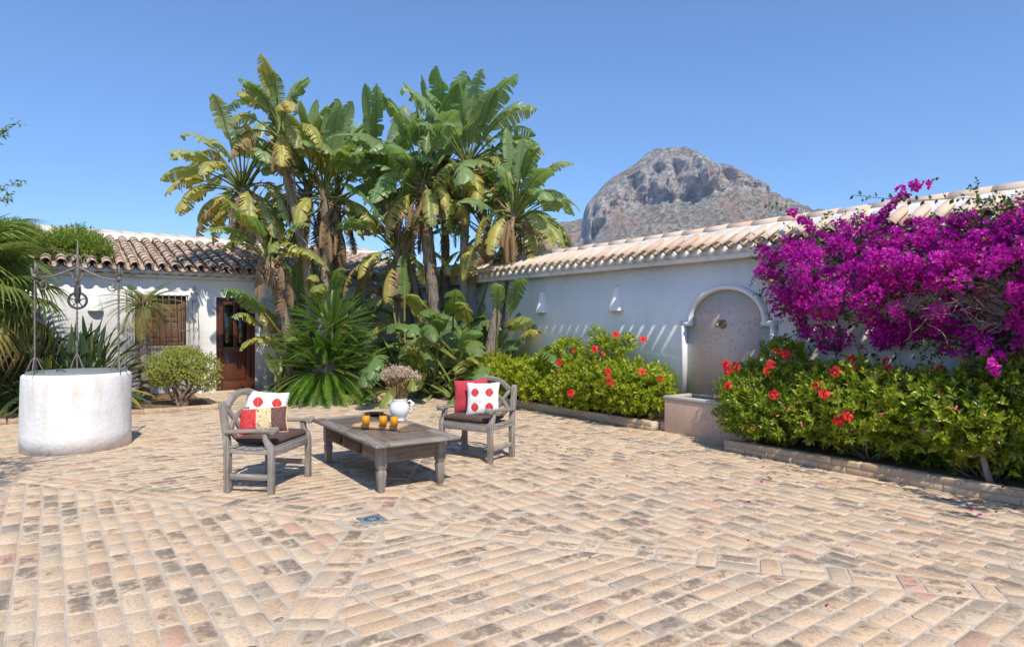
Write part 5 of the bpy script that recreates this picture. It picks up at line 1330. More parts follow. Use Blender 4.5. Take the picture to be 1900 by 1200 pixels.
# 6 main shaggy
giant('giant bird-of-paradise tree with the thickest shaggy trunk, in the middle of the right-hand clump', [gb(812, 13.6), P3(808, 590, 13.6), P3(797, 480, 13.5), P3(787, 385, 13.4), P3(783, 335, 13.4)],
      leaves(26, -.85, .8, (.6, 1.05), (1.05, 1.4), (.36, .50), .03, .45, (.2, .9), .5, .18), .15, .11, 28, 11, 150, fresh=.4)
# 7 right-centre, highest crown of the clump
giant('giant bird-of-paradise tree with the highest crown in the right-hand clump', [gb(866, 13.5), P3(862, 580, 13.5), P3(862, 440, 13.5), P3(868, 330, 13.5), P3(866, 300, 13.5)],
      leaves(28, -.8, 1.0, (.6, 1.0), (.95, 1.35), (.38, .52), .03, .5, (.3, 1.0), .5, .2), .10, .085, 29, 9, 110, fresh=.5)
# 8 rightmost
giant('rightmost giant bird-of-paradise tree, its fringed leaves reaching out towards the mountain', [gb(905, 12.9), P3(912, 640, 12.9), P3(935, 520, 12.9), P3(950, 420, 12.8), P3(954, 395, 12.8)],
      leaves(25, -.75, 1.25, (.5, .85), (.75, 1.1), (.32, .44), .04, .45, (.4, 1.2), .5, .2), .12, .09, 30, 10, 130, fresh=.5)
giant('slender giant bird-of-paradise tree tucked behind the tallest one, its crown low and upright', [gb(560, 14.0), P3(560, 540, 14.0), P3(566, 420, 14.0), P3(572, 340, 14.0)],
      leaves(15, -.7, .7, (.4, .8), (.9, 1.25), (.36, .48), .06, .35, (.2, .7), .45, .25), .09, .075, 51, 5, 80, fresh=.6)
giant('giant bird-of-paradise tree at the back of the right-hand clump, upright crown above the shaggy trunk', [gb(828, 14.4), P3(826, 540, 14.4), P3(826, 420, 14.4), P3(822, 295, 14.4)],
      leaves(17, -.6, .6, (.4, .9), (1.1, 1.45), (.36, .50), .02, .38, (.1, .6), .4, .15), .10, .08, 53, 5, 80, fresh=.5)
giant('short giant bird-of-paradise tree between the two rightmost tall trunks', [gb(890, 13.9), P3(890, 600, 13.9), P3(896, 500, 13.9), P3(905, 430, 13.9)],
      leaves(17, -.7, .8, (.4, .9), (.95, 1.3), (.38, .50), .03, .5, (.2, .8), .45, .2), .09, .075, 54, 6, 80, fresh=.35)
giant('short giant bird-of-paradise tree with a dark crown between the leaning trunk and the shaggy trunk', [gb(745, 13.8), P3(744, 600, 13.8), P3(742, 520, 13.8), P3(738, 455, 13.8)],
      leaves(17, -.8, .8, (.4, .9), (.9, 1.25), (.36, .50), .04, .4, (.3, .9), .45, .25), .09, .075, 55, 6, 80, fresh=.25)
# lower, trunkless clumps
def clump(label, base, lst, seed, fresh=.35):
    random.seed(seed); t = thing('bird_of_paradise_plant', label, 'broad-leaved plant', base, 0, 'low banana-leaved clumps in the corner bed')
    for (ang, tilt, pet, L, Wd, age, tear, droop) in lst:
        d = V(math.sin(ang) * math.cos(tilt), math.sin(tilt), math.cos(ang) * math.cos(tilt))
        big_leaf(t, 'leaf', V(random.uniform(-.1, .1), random.uniform(-.1, .1), -.02), d, pet, L, Wd, bend=.3 + .4 * abs(ang), droop=droop, age=age, tear=tear, fold=random.uniform(.2, .5), roll=random.uniform(-.7, .7), petr=.034, shade=fresh)
    return t
random.seed(5)
clump('low clump of broad glossy leaves left of the cycad, by the wooden door', gb(522, 12.9, .08), leaves(9, -.3, .6, (.4, .65), (.42, .58), (.20, .28), .04, .1, (.5, 1.3), .4, .1), 31, .9)
clump('clump of broad paddle leaves behind the right garden chair, drooping over the kerb', gb(842, 12.45, .08), leaves(13, -1.15, .9, (.5, 1.0), (.75, 1.05), (.32, .42), .03, .15, (.8, 1.7), .6, .15), 32, .35)
clump('dark clump of broad leaves in the shade right of the cycad', gb(755, 13.3, .08), leaves(30, -1.0, 1.0, (.6, 2.2), (.8, 1.2), (.30, .44), .05, .45, (.6, 1.4), .6, .2), 33, .2)
clump('dark clump of torn leaves between the two thickest trunks of the right-hand clump', gb(840, 13.9, .08), leaves(34, -.8, .9, (.8, 2.9), (.9, 1.2), (.34, .46), .05, .45, (.5, 1.3), .5, .25), 34, .25)
clump('clump of torn leaves under the rightmost crown, beside the garden wall', gb(893, 13.4, .08), leaves(24, -.7, 1.0, (.6, 2.6), (.8, 1.1), (.3, .42), .06, .55, (.6, 1.4), .5, .3), 35, .3)
clump('clump of leaves between the leaning pale trunks and the cycad crown', gb(590, 13.9, .08), leaves(22, -.5, .9, (.9, 2.6), (.8, 1.1), (.3, .42), .08, .5, (.6, 1.4), .5, .35), 36, .3)
clump('clump of torn leaves in front of the foot of the thickest shaggy trunk', gb(800, 12.9, .08), leaves(18, -1.0, 1.0, (.5, 1.6), (.7, 1.0), (.28, .4), .05, .35, (.7, 1.6), .6, .25), 38, .35)
clump('clump of fringed leaves hiding the end of the garden wall roof, below the rightmost crown', gb(918, 12.5, .08), leaves(16, -.9, .8, (1.0, 2.1), (.65, .95), (.26, .36), .08, .6, (.7, 1.6), .45, .35), 40, .35)
clump('clump of leaves behind the right-hand trunks, against the garden wall corner', gb(925, 14.6, .08), leaves(20, -.9, .9, (1.2, 2.4), (.8, 1.1), (.32, .42), .06, .4, (.6, 1.4), .4, .2), 41, .2)
clump('clump of yellowing torn leaves behind the door-side trunks', gb(556, 13.8, .08), leaves(20, -.35, .7, (1.0, 2.4), (.7, 1.0), (.26, .38), .15, .6, (.8, 1.8), .5, .5), 39, .4)

# ------------------------------------------------------------------ pinnate fronds (cycad, pygmy palm)
def frond_mesh(L, n, ll, lw, droop, vang, name, mat, stem=None, age=0.0, sweep_=.5, taper=True, seed=0, petiole=.12, curl=0):
    """frond along +y from the origin, arching to -z; leaflets both sides"""
    random.seed(seed); b = B(); pts = [V(0, 0, 0)]; cur = V(0, 1, 0); q = V(0, 0, 0); n2 = 16; dirs = [cur.copy()]
    for i in range(n2):
        cur = (cur + V(0, 0, -1) * (droop / n2) * (1 + curl * i / n2)).normalized(); q = q + cur * (L / n2); pts.append(q.copy()); dirs.append(cur.copy())
    tube(b, pts, [.011 * (1 - i / (n2 + 1)) * (L / 1.0) ** .5 + .0015 for i in range(n2 + 1)], 4, mi=1, rnd=(.2, .8, .5))
    g0 = random.random()
    vs = []; fs = []; rn = []
    for i in range(n):
        t = petiole + (1 - petiole) * (i + .5) / n; x = t * n2; k_ = min(int(x), n2 - 1); f = x - k_; P = pts[k_].lerp(pts[k_ + 1], f); T = dirs[k_]; S = V(1, 0, 0); Nn = S.cross(T)
        env = (math.sin(math.pi * min(1, (t - petiole) / (1 - petiole) * .92 + .07)) ** .55) if taper else 1
        for sd in (-1, 1):
            le = ll * env * random.uniform(.9, 1.08); d = (S * sd * math.cos(sweep_) + T * math.sin(sweep_ + .35 * t)).normalized(); d = (d * math.cos(vang) + Nn * math.sin(vang)).normalized()
            wv = T * lw * .5; base = len(vs); tip = P + d * le + V(0, 0, -1) * le * .16 + T * random.gauss(0, .006)
            md = P + d * le * .5 + V(0, 0, -1) * le * .02
            vs += [P - wv * .8, P + wv * .8, md + wv, md - wv, tip]; ag = age + (random.random() ** 6) * .5
            gg = min(1, max(0, g0 * .5 + random.gauss(.25, .1))); rn += [(ag, gg, .1)] * 2 + [(ag, gg, .5)] * 2 + [(ag, gg, 1)]
            if sd > 0: fs += [(base, base + 1, base + 2, base + 3)]; fs.append((base + 3, base + 2, base + 4))
            else: fs += [(base + 3, base + 2, base + 1, base)]; fs.append((base + 4, base + 2, base + 3))
    b.add(vs, fs, 0, np.array(rn)); return b.mesh(name, [mat, stem or M['petiole']])
def place_frond(parent, me, p, az, el, roll=0, s=1.0, name='frond'):
    o = bpy.data.objects.new(name, me); sc.collection.objects.link(o); o.parent = parent
    o.matrix_local = Matrix.Translation(p) @ Matrix.Rotation(az - math.pi / 2, 4, 'Z') @ Matrix.Rotation(el, 4, 'X') @ Matrix.Rotation(roll, 4, 'Y') @ Matrix.Scale(s, 4); return o
cyc = [frond_mesh(1.05, 84, .098, .0080, d_, .34, 'frond', M['cycad'], seed=40 + i, petiole=.06, sweep_=.62) for i, d_ in enumerate((.4, .55, .75, .3))]
cyd = [frond_mesh(1.12, 84, .105, .0080, d_, .14, 'frond', M['cycad'], seed=50 + i, petiole=.08, sweep_=.45) for i, d_ in enumerate((1.0, 1.25, .85))]
cyd2 = [frond_mesh(1.08, 84, .10, .0080, d_, .28, 'frond', M['cycad'], seed=57 + i, petiole=.06, sweep_=.55) for i, d_ in enumerate((.95, 1.2, .8))]
CP = at(603, 600, 12.25); CP.z = 0
cy = thing('cycad', 'large sago cycad with three tiers of stiff green fronds, between the two garden chairs', 'cycad', CP, 0)
b = B(); lathe(b, [(.20, 0), (.24, .2), (.22, .5), (.25, .75), (.18, 1.1), (.2, 1.5), (.1, 1.7)], seg=16, wob=.2); b.obj('trunk', M['fibre'], cy, smooth=True)
random.seed(60)
def tier(cx, z, n, e0, e1, s, ms, jz=.08):
    for i in range(n):
        az = 2 * math.pi * i * .381966 + random.uniform(-.15, .15); f = i / n; el = e0 + (e1 - e0) * f + random.gauss(0, .06)
        place_frond(cy, random.choice(ms), V(cx, 0, z + f * jz) + V(math.cos(az), math.sin(az), 0) * .10, az, el, random.gauss(0, .12), s * random.uniform(.9, 1.05))
tier(0, .50, 96, R(-30), R(14), 1.08, cyd)          # skirt, drooping to the paving
tier(0, .60, 100, R(12), R(74), 1.02, cyc)
tier(-.30, .62, 18, R(20), R(65), .8, cyc); tier(.35, .66, 18, R(20), R(65), .8, cyc)
tier(.03, 1.0, 50, R(-5), R(45), .95, cyc)
tier(.10, 1.38, 96, R(2), R(82), .80, cyc)

# pygmy date palm
PP = W(13.9, 1.62, 0); PP = at(268, 600, 12.1); PP.z = .04
pp = thing('pygmy_date_palm', 'small date palm with a thin rough trunk and feathery crown in front of the window', 'palm', PP, 0)
b = B(); pts = curve_pts([V(.02, 0, 0), V(.0, 0, .6), V(-.03, 0, 1.2), V(-.02, 0, 1.72)], 12)
tube(b, pts, [.075 + .02 * (i / len(pts)) + .008 * math.sin(i * 2.1) for i in range(len(pts))], 10); b.obj('trunk', M['fibre'], pp, smooth=True)
b = B(); random.seed(3)
for i in range(170):
    z = random.uniform(.1, 1.75); a = i * 2.4; r_ = .085; x0 = -.03 * min(1, z / 1.2); o_ = V(math.cos(a), math.sin(a), 0); c = V(x0, 0, z)
    tube(b, [c + o_ * r_ * .8, c + o_ * (r_ + .03) + V(0, 0, .035)], [.016, .008], 4, rnd=rv())
b.obj('leaf_stubs', M['stub'], pp, kind='stuff')
b = B()
for i in range(26):
    a = i * 2.4; o_ = V(math.cos(a), math.sin(a), 0); c = V(-.02, 0, 1.62 + .01 * i); tube(b, [c + o_ * .05, c + o_ * .11 + V(0, 0, .10), c + o_ * .13 + V(0, 0, .2)], [.022, .018, .008], 5, rnd=rv())
b.obj('crown_bases', M['stub'], pp, kind='stuff')
phx = [frond_mesh(.82, 50, .15, .0055, 1.15 + .2 * i, .1, 'frond', M['phoenix'], seed=70 + i, petiole=.2, sweep_=.55, curl=.7) for i in range(3)]
phy = [frond_mesh(.72, 44, .15, .006, 2.6, .05, 'frond', M['phoenix'], seed=75 + i, petiole=.2, sweep_=.5, age=.35 + .2 * i, curl=.5) for i in range(2)]
for i in range(46):
    az = i * 2.39996 + random.uniform(-.1, .1); el = R(84) - R(100) * (i / 46); place_frond(pp, random.choice(phx if i < 36 else phy), V(-.02, 0, 1.78) + V(math.cos(az), math.sin(az), 0) * .05, az, el, random.gauss(0, .15), random.uniform(.85, 1.05))

# ------------------------------------------------------------------ fan palm at the left edge
def fan_mesh(r, n, seed, age=0.0, droop=.35, spread=R(125)):
    random.seed(seed); b = B(); vs = []; fs = []; rn = []; g0 = random.random()
    for i in range(n):
        a = -spread + 2 * spread * (i + .5) / n; le = r * (.72 + .28 * math.cos(a * .55)) * random.uniform(.93, 1.05); hw = 1.05 * spread / n
        dn = droop * (1 + random.uniform(-.3, .5)); prev = None
        for s_ in range(6):
            t = (0, .25, .52, .72, .88, 1)[s_]; ww = math.tan(hw) * le * t if t < .55 else math.tan(hw) * le * .52 * (1 - (t - .52) / .48) ** .8
            ww = max(ww, .002); d = V(math.sin(a), math.cos(a), 0); s2 = V(math.cos(a), -math.sin(a), 0)
            P = d * le * t; P.z = .10 * math.cos(a) * t - dn * le * max(0, t - .45) ** 1.6 * 1.6 - .22 * le * t * t * abs(math.sin(a / 2))
            k_ = len(vs); vs += [P - s2 * ww + V(0, 0, .35 * ww), P + V(0, 0, -.25 * ww), P + s2 * ww + V(0, 0, .35 * ww)]
            ag = age + (.5 * max(0, t - .8) * random.random() * 4 if age > -1 else 0)
            rn += [(min(ag, 1), min(1, max(0, g0 * .6 + .2 + random.gauss(0, .08))), t)] * 3
            if s_: fs += [(k_ - 3, k_ - 2, k_ + 1, k_), (k_ - 2, k_ - 1, k_ + 2, k_ + 1)]
    b.add(vs, fs, 0, np.array(rn)); return b.mesh('fan_leaf', [M['fan']])
FP = at(-75, 600, 10.2); FP.z = 0
fp = thing('fan_palm', 'large fan palm at the left edge with drooping pleated leaves above the well', 'fan palm', FP, 0)
b = B(); pts = curve_pts([V(0, 0, 0), V(.03, 0, 1.2), V(0, 0, 2.3)], 12); tube(b, pts, [.16 + .012 * math.sin(i * 3) for i in range(len(pts))], 12); b.obj('trunk', M['fibre'], fp, smooth=True)
fans = [fan_mesh(.78, 34, 80 + i, 0.0, .3 + .2 * i) for i in range(4)]; fany = [fan_mesh(.72, 30, 90, .45, 1.0), fan_mesh(.7, 30, 91, .9, 1.3)]
random.seed(14)
for i in range(44):
    az = i * 2.39996; f = i / 44; el = R(78) - R(125) * f; pl_ = random.uniform(.55, .85)
    d = V(math.cos(az) * math.cos(el), math.sin(az) * math.cos(el), math.sin(el)); st = V(0, 0, 2.25 - .25 * f) + V(math.cos(az), math.sin(az), 0) * .12; en = st + d * pl_ + V(0, 0, -.05)
    b = B(); tube(b, [st, st.lerp(en, .5) + V(0, 0, .03), en], [.016, .011, .008], 5, rnd=(.1, .5, .5)); pt = b.obj('petiole', M['petiole'], fp, smooth=True)
    o = bpy.data.objects.new('fan_leaf', random.choice(fans) if f < .82 else random.choice(fany)); sc.collection.objects.link(o); o.parent = fp
    o.matrix_local = Matrix.Translation(en) @ Matrix.Rotation(az - math.pi / 2, 4, 'Z') @ Matrix.Rotation(el * .8 - .35, 4, 'X') @ Matrix.Rotation(random.gauss(0, .25), 4, 'Y') @ Matrix.Scale(random.uniform(.9, 1.1), 4)
b = B()
for i in range(60):
    a = random.uniform(0, 6.28); z = random.uniform(.9, 2.2); tube(b, [V(math.cos(a) * .15, math.sin(a) * .15, z), V(math.cos(a) * .27, math.sin(a) * .27, z - .1), V(math.cos(a) * .25, math.sin(a) * .25, z - random.uniform(.3, .6))], [.02, .012, .003], 4, rnd=rv())
b.obj('dead_leaf_skirt', M['stub'], fp, kind='stuff')

# ------------------------------------------------------------------ strap-leaved plants (bird of paradise) behind the well
def strap_plant(label, base, n, seed, hmax=1.35, spread=1.25):
    random.seed(seed); t = thing('strap_leaved_plant', label, 'strap-leaved plant', base, 0, 'strap-leaved plants behind the well')
    for i in range(n):
        az = random.uniform(0, 2 * math.pi); lean = random.random() ** .9 * spread; d = V(math.cos(az) * math.sin(lean), math.sin(az) * math.sin(lean), math.cos(lean)); p = V(random.gauss(0, .16), random.gauss(0, .16), 0)
        L = random.uniform(.5, .8); pet = random.uniform(.35, .95) * hmax; s = d.cross(UP); s = s.normalized() if s.length > .05 else V(1, 0, 0); s = rotv(s, d, random.gauss(0, .5))
        b = B(); pts = [p]; cur = d.copy(); q = p.copy(); dr = []
        for k_ in range(6): cur = (cur + V(0, 0, -.035 * (1 + lean))).normalized(); q = q + cur * pet / 6; pts.append(q.copy())
        tube(b, pts, [.012, .011, .010, .009, .008, .007, .006], 4, mi=1, rnd=(.2, .3, .3))
        vs = []; fs = []; rn = []; g_ = min(1, max(0, random.gauss(.4, .25))); ag = .95 if random.random() < .04 else random.random() ** 8 * .5; wd = random.uniform(.024, .042)
        for k_ in range(8):
            t_ = k_ / 7; w_ = wd * (math.sin(math.pi * (t_ * .93 + .04)) ** .7) * (1.1 - .3 * t_); S = (s - cur * s.dot(cur)).normalized(); Nn = S.cross(cur)
            vs += [q - S * w_ + Nn * w_ * .45, q, q + S * w_ + Nn * w_ * .45]; rn += [(ag, g_, 1), (ag, g_, 0), (ag, g_, 1)]
            if k_: c = len(vs) - 6; fs += [(c, c + 1, c + 4, c + 3), (c + 1, c + 2, c + 5, c + 4)]
            cur = (cur + V(0, 0, -.05 * (1 + lean))).normalized(); q = q + cur * L / 7
        b.add(vs, fs, 0, np.array(rn)); b.obj('leaf', [M['strap'], M['petiole']], t, smooth=True)
    return t
strap_plant('strap-leaved plant right behind the well, its leaves fanning right towards the window', gb(150, 11.3, .05), 260, 101, 1.05, 1.35)
strap_plant('strap-leaved plant at the left edge, behind the left side of the well', gb(60, 10.9, .05), 230, 102, 1.05, 1.3)
strap_plant('shaded strap-leaved plant at the far left, under the fan palm', gb(-40, 11.3, .05), 110, 103, 1.0, 1.2)

# ------------------------------------------------------------------ shrubs from leafy sprigs
def nrmz(a): return a / np.maximum(np.linalg.norm(a, axis=-1, keepdims=True), 1e-9)
def leafcloud(b, P, ax, nr, L, Wr, rnd, mi=0, cup=.10, tipdrop=.1):
    """leaf of 4 triangles at P along ax with face normal nr"""
    n = len(P); ax = nrmz(ax); sd = nrmz(np.cross(ax, nr)); nr = np.cross(sd, ax); L = np.broadcast_to(L, (n,))[:, None]; w = L * Wr * .5
    v0 = P; v1 = P + ax * L * .42 - sd * w + nr * L * cup; v2 = P + ax * L * .42 + sd * w + nr * L * cup; v3 = P + ax * L * .45 ; v4 = P + ax * L - nr * L * tipdrop
    vs = np.stack([v0, v1, v2, v3, v4], 1).reshape(-1, 3); k_ = np.arange(n)[:, None] * 5
    f = np.concatenate([k_ + np.array([[0, 3, 1]]), k_ + np.array([[0, 2, 3]]), k_ + np.array([[1, 3, 4]]), k_ + np.array([[3, 2, 4]])])
    r = np.repeat(rnd, 5, 0).copy(); r[:, 2] = np.tile([0, .8, .8, .2, 1.0], n)
    b.add(vs, f, mi, r)
def sprig_leaves(b, P, D, K, L, Wr, spacing, rs, shade, age=.0, opening=.9, mi=0, cup=.1):
    S = len(P); D = nrmz(D); a = np.cross(D, [0.3, 0.2, 1.0]); a = nrmz(a); c = np.cross(D, a); ph = rs.random(S) * 6.28
    sprig_tone = np.clip(rs.normal(shade, .22, S), 0, 1)
    for k_ in range(K):
        an = ph + k_ * 2.4; rad = a * np.cos(an)[:, None] + c * np.sin(an)[:, None]; op = opening * (1 - .55 * k_ / K) + rs.normal(0, .12, S)
        A = D * np.cos(op)[:, None] + rad * np.sin(op)[:, None]; Nn = D * np.sin(op)[:, None] - rad * np.cos(op)[:, None] + rs.normal(0, .25, (S, 3))
        pos = P + D * (spacing * k_); ll = L * rs.uniform(.65, 1.1, S) * (1 - .25 * k_ / K)
        rnd = np.stack([np.clip(age + (rs.random(S) ** 14) * .8, 0, 1), np.clip(sprig_tone + .25 * k_ / K + rs.normal(0, .07, S), 0, 1), np.zeros(S)], 1)
        leafcloud(b, pos, A, Nn, ll, Wr, rnd, mi, cup=cup)
def hibiscus_flower(parent, p, face, r=.055, seed=0, label=None):
    random.seed(seed); f, s, n = fr(face, V(0.1, 0, 1)); b = B(); vs = []
    rot = random.random() * 6.28
    for i in range(5):
        a0 = rot + i * 2 * math.pi / 5; g_ = random.random(); v = []; rn = []
        for j in range(4):
            t = j / 3; rr = r * (.06 + .98 * t); z = .004 + .018 * t - .016 * t * t + random.gauss(0, .002)
            for k_ in range(-2, 3):
                wa = (.38 + .22 * math.sin(t * 2.6)) * k_ / 2; rad_ = rr * (1 - .10 * (k_ / 2) ** 2 * (t > .9)) + random.gauss(0, .0015) * t
                a = a0 + wa * 1.05; v.append(p + (s * math.cos(a) + n * math.sin(a)) * rad_ + f * (z + (.006 * (k_ / 2) + .004 * math.sin(k_ * 3) * t))); rn.append((0, g_, t))
        b.add(v, [(j * 5 + k_, j * 5 + k_ + 1, (j + 1) * 5 + k_ + 1, (j + 1) * 5 + k_) for j in range(3) for k_ in range(4)], 0, np.array(rn))
    tube(b, [p, p + f * r * .5 + n * -.004, p + f * r * 1.05 + n * -.012], [.003, .0025, .002], 5, mi=1)
    for i in range(9): q = p + f * r * random.uniform(.7, 1.08) + n * -.01; w_ = Vector((random.gauss(0, 1), random.gauss(0, 1), random.gauss(0, 1))).normalized() * .007; tube(b, [q, q + w_], [.0012, .0022], 3, mi=1)
    o = b.obj('flower', [M['petal'], M['stamen']], parent, smooth=True)
    return o
def shrub(name, label, cat, base, blobs, n, mat, seed, L=.065, Wr=.5, K=7, spacing=.014, shade=.5, group=None, stems=9, opening=.95, low=.0, stem_mat=None, up=.55, shell=.55, sr=.016):
    """blobs: (centre relative to base, rx, ry, rz)"""
    rs = np.random.default_rng(seed); random.seed(seed); t = thing(name, label, cat, base, 0, group)
    vol = np.array([bx[1] * bx[2] + bx[1] * bx[3] + bx[2] * bx[3] for bx in blobs]); pr_ = vol / vol.sum(); P = []; D = []
    for (c, rx_, ry_, rz_), m_ in zip(blobs, (pr_ * n).astype(int)):
        d = nrmz(rs.normal(0, 1, (m_, 3)) + [0, 0, .12]); rad = (shell + (1 - shell) * rs.random(m_) ** .6)[:, None] * (1 + .26 * np.array([mnoise.noise(Vector(q) * 2.6 + V(seed, 0, 0)) for q in d]))[:, None] * (1 + .22 * np.array([mnoise.noise(Vector(q) * 7 + V(seed, 5, 0)) for q in d]))[:, None]
        pos = np.array(c) + d * rad * np.array([rx_, ry_, rz_]); P.append(pos); dd = nrmz(d + rs.normal(0, .45, (m_, 3)) + [0, 0, up]); D.append(dd)
    P = np.concatenate(P); D = np.concatenate(D); k_ = P[:, 2] > low; P = P[k_]; D = D[k_]
    b = B(); sprig_leaves(b, P, D, K, L, Wr, spacing, rs, shade, opening=opening); b.obj('foliage', mat, t, kind='stuff')
    b = B()
    for i in range(stems):                                # branching stems
        a = random.uniform(0, 6.28); p0 = V(math.cos(a) * .05, math.sin(a) * .05, -.05); bl = random.choice(blobs); tgt = Vector(bl[0]) + V(random.gauss(0, bl[1] * .45), random.gauss(0, bl[2] * .4), random.gauss(0, bl[3] * .3))
        m1 = p0.lerp(tgt, .4) + V(random.gauss(0, .06), random.gauss(0, .06), random.gauss(0.04, .04)); pts = curve_pts([p0, m1, tgt], 6); tube(b, pts, [sr * (1 - .75 * q / len(pts)) for q in range(len(pts))], 6, rnd=rv())
        for q in range(4):
            k0 = pts[random.randrange(4, len(pts))]; e = k0 + V(random.gauss(0, .16), random.gauss(0, .16), random.gauss(.10, .12)); tube(b, [k0, k0.lerp(e, .5) + V(0, 0, .02), e], [sr * .4, sr * .28, sr * .12], 4, rnd=rv())
    b.obj('branches', stem_mat or M['twig'], t, smooth=True); return t
def cblob(a, b_, z, ra, rb, rz, base):  # blob given in court coordinates; radii along a and b mapped to x, y loosely
    p = W(a, b_, z) - base; return (p, abs(ra * math.sin(TH)) + abs(rb * math.cos(TH)), abs(ra * math.cos(TH)) + abs(rb * math.sin(TH)), rz)
def hedge(label, a, b_, cs, n, seed, mat, shade, L=.082, K=6, stems=12, low=.12):
    base = W(a, b_, .08); blobs = []
    for (aa, bb, z, r, rz) in cs: blobs.append((W(aa, bb, z) - base, r, r, rz))
    return shrub('hibiscus_bush', label, 'hibiscus bush', base, blobs, n, mat, seed, L=L, K=K, shade=shade, group='hibiscus hedge along the garden wall', stems=stems, low=low), base
def hb(a0, a1, b_, z0, z1, r, n, seed):
    rs = random.Random(seed); out = []
    for i in range(n):
        f = (i + .5) / n; z = rs.uniform(z0, z1); out.append((a0 + (a1 - a0) * f + rs.uniform(-.1, .1), b_ + rs.uniform(-.16, .12), z, r * rs.uniform(.8, 1.15), r * rs.uniform(.75, 1.05)))
    return out
HM, HD = M['hibiscus'], M['hibiscus_dark']
S1, q1 = hedge('yellow-green hibiscus bush at the far end of the left hedge, next to the banana-leaved plants', 10.2, 7.1, hb(9.3, 11.2, 7.05, .38, .60, .38, 5, 1) + hb(9.3, 11.0, 7.0, .35, .5, .38, 4, 2), 3000, 201, HM, .82)
S2, q2 = hedge('hibiscus bush with red flowers in the middle of the left hedge', 8.5, 7.1, hb(7.7, 9.5, 7.0, .38, .60, .38, 5, 3) + hb(7.7, 9.4, 6.95, .3, .5, .36, 4, 4) + [(8.2, 7.15, 1.0, .24, .22)], 3300, 202, HM, .68)
S3, q3 = hedge('hibiscus bush with red flowers at the fountain end of the left hedge', 6.9, 7.1, hb(6.2, 7.9, 7.0, .38, .60, .38, 5, 5) + hb(6.3, 7.8, 6.95, .3, .48, .34, 4, 6) + [(7.35, 7.15, 1.04, .22, .24), (7.55, 7.2, 1.28, .10, .14), (6.85, 7.12, 1.18, .14, .12)], 3300, 203, HM, .62)
S4, q4 = hedge('hibiscus bush covered in red flowers, overhanging the right end of the fountain basin', 4.1, 7.0, hb(3.75, 4.75, 6.95, .62, .86, .36, 4, 7) + hb(3.8, 4.7, 6.80, .42, .60, .32, 4, 8) + [(4.25, 7.1, 1.08, .26, .22)], 3300, 204, HD, .64, L=.072)
S5, q5 = hedge('hibiscus bush with bright yellow-green tips beneath the bougainvillea', 3.2, 6.95, hb(2.7, 3.7, 6.95, .62, .88, .38, 4, 9) + hb(2.75, 3.7, 6.75, .40, .60, .30, 4, 10) + hb(2.75, 3.7, 7.22, .24, .36, .28, 4, 31), 3000, 205, HD, .84, L=.082, low=.0)
S6, q6 = hedge('hibiscus bush with a bare forked stem in the right foreground, by the kerb', 2.15, 6.95, hb(1.75, 2.7, 6.95, .62, .88, .40, 4, 11) + hb(1.7, 2.6, 6.72, .48, .62, .28, 4, 12) + hb(1.7, 2.6, 7.22, .24, .36, .28, 4, 31), 2900, 206, HD, .72, L=.088, stems=16, low=.0)
S7, q7 = hedge('hibiscus bush at the right edge of the picture, beyond the one with the forked stem', 1.1, 6.95, hb(.5, 1.6, 6.9, .6, .95, .42, 5, 13) + hb(.6, 1.5, 6.6, .45, .7, .32, 4, 14) + hb(0.6, 1.5, 7.22, .24, .36, .28, 4, 31), 3000, 207, HD, .5, L=.075, low=.0)
S8, q8 = hedge('hibiscus bush outside the right edge of the picture', -.2, 6.95, hb(-.8, .4, 6.9, .6, 1.0, .45, 4, 15), 1500, 208, HD, .5, L=.08)
# forked stem in the foreground
b = B(); p0 = W(2.05, 6.72, .05) - q6
tube(b, curve_pts([p0, p0 + V(-.05, .02, .22), p0 + V(-.08, .03, .42), p0 + V(-.03, .03, .62)], 6), [.032 * (1 - .5 * i / 19) for i in range(19)], 8)
for e in (V(-.28, .05, .40), V(.22, -.05, .50), V(.30, 0, .34), V(-.20, .1, .62), V(.05, -.1, .68)): tube(b, curve_pts([p0 + V(-.07, .03, .30), p0 + e * .6 + V(-.03, 0, .04), p0 + e], 5), [.016 * (1 - .7 * i / 11) for i in range(11)], 6)
b.obj('forked_stem', M['twig_pale'], S6, smooth=True)
fl_px = [(1037, 672, 6.55, 2), (1064, 651, 6.75, 2), (1104, 647, 6.75, 3), (1118, 656, 6.72, 3), (1143, 620, 6.95, 3), (1194, 630, 6.95, 3), (1128, 690, 6.52, 3), (1132, 708, 6.5, 3), (1192, 690, 6.58, 3), (1059, 729, 6.48, 2),
         (1226, 702, 6.7, 3), (1347, 676, 6.72, 4), (1351, 687, 6.66, 4), (1366, 679, 6.68, 4), (1352, 716, 6.62, 4), (1430, 676, 6.62, 4), (1421, 690, 6.58, 4), (1436, 732, 6.45, 4), (1459, 658, 6.80, 4), (1443, 652, 6.9, 4), (1520, 716, 6.48, 5), (1529, 731, 6.44, 5),
         (1579, 667, 6.75, 5), (1580, 683, 6.68, 5), (1550, 689, 6.6, 5), (1557, 780, 6.33, 5), (1573, 771, 6.34, 5), (1397, 796, 6.46, 4), (1649, 682, 6.8, 5), (1643, 668, 6.9, 5), (1740, 685, 6.8, 6), (1747, 728, 6.65, 6)]
SS = {2: (S2, q2), 3: (S3, q3), 4: (S4, q4), 5: (S5, q5), 6: (S6, q6)}
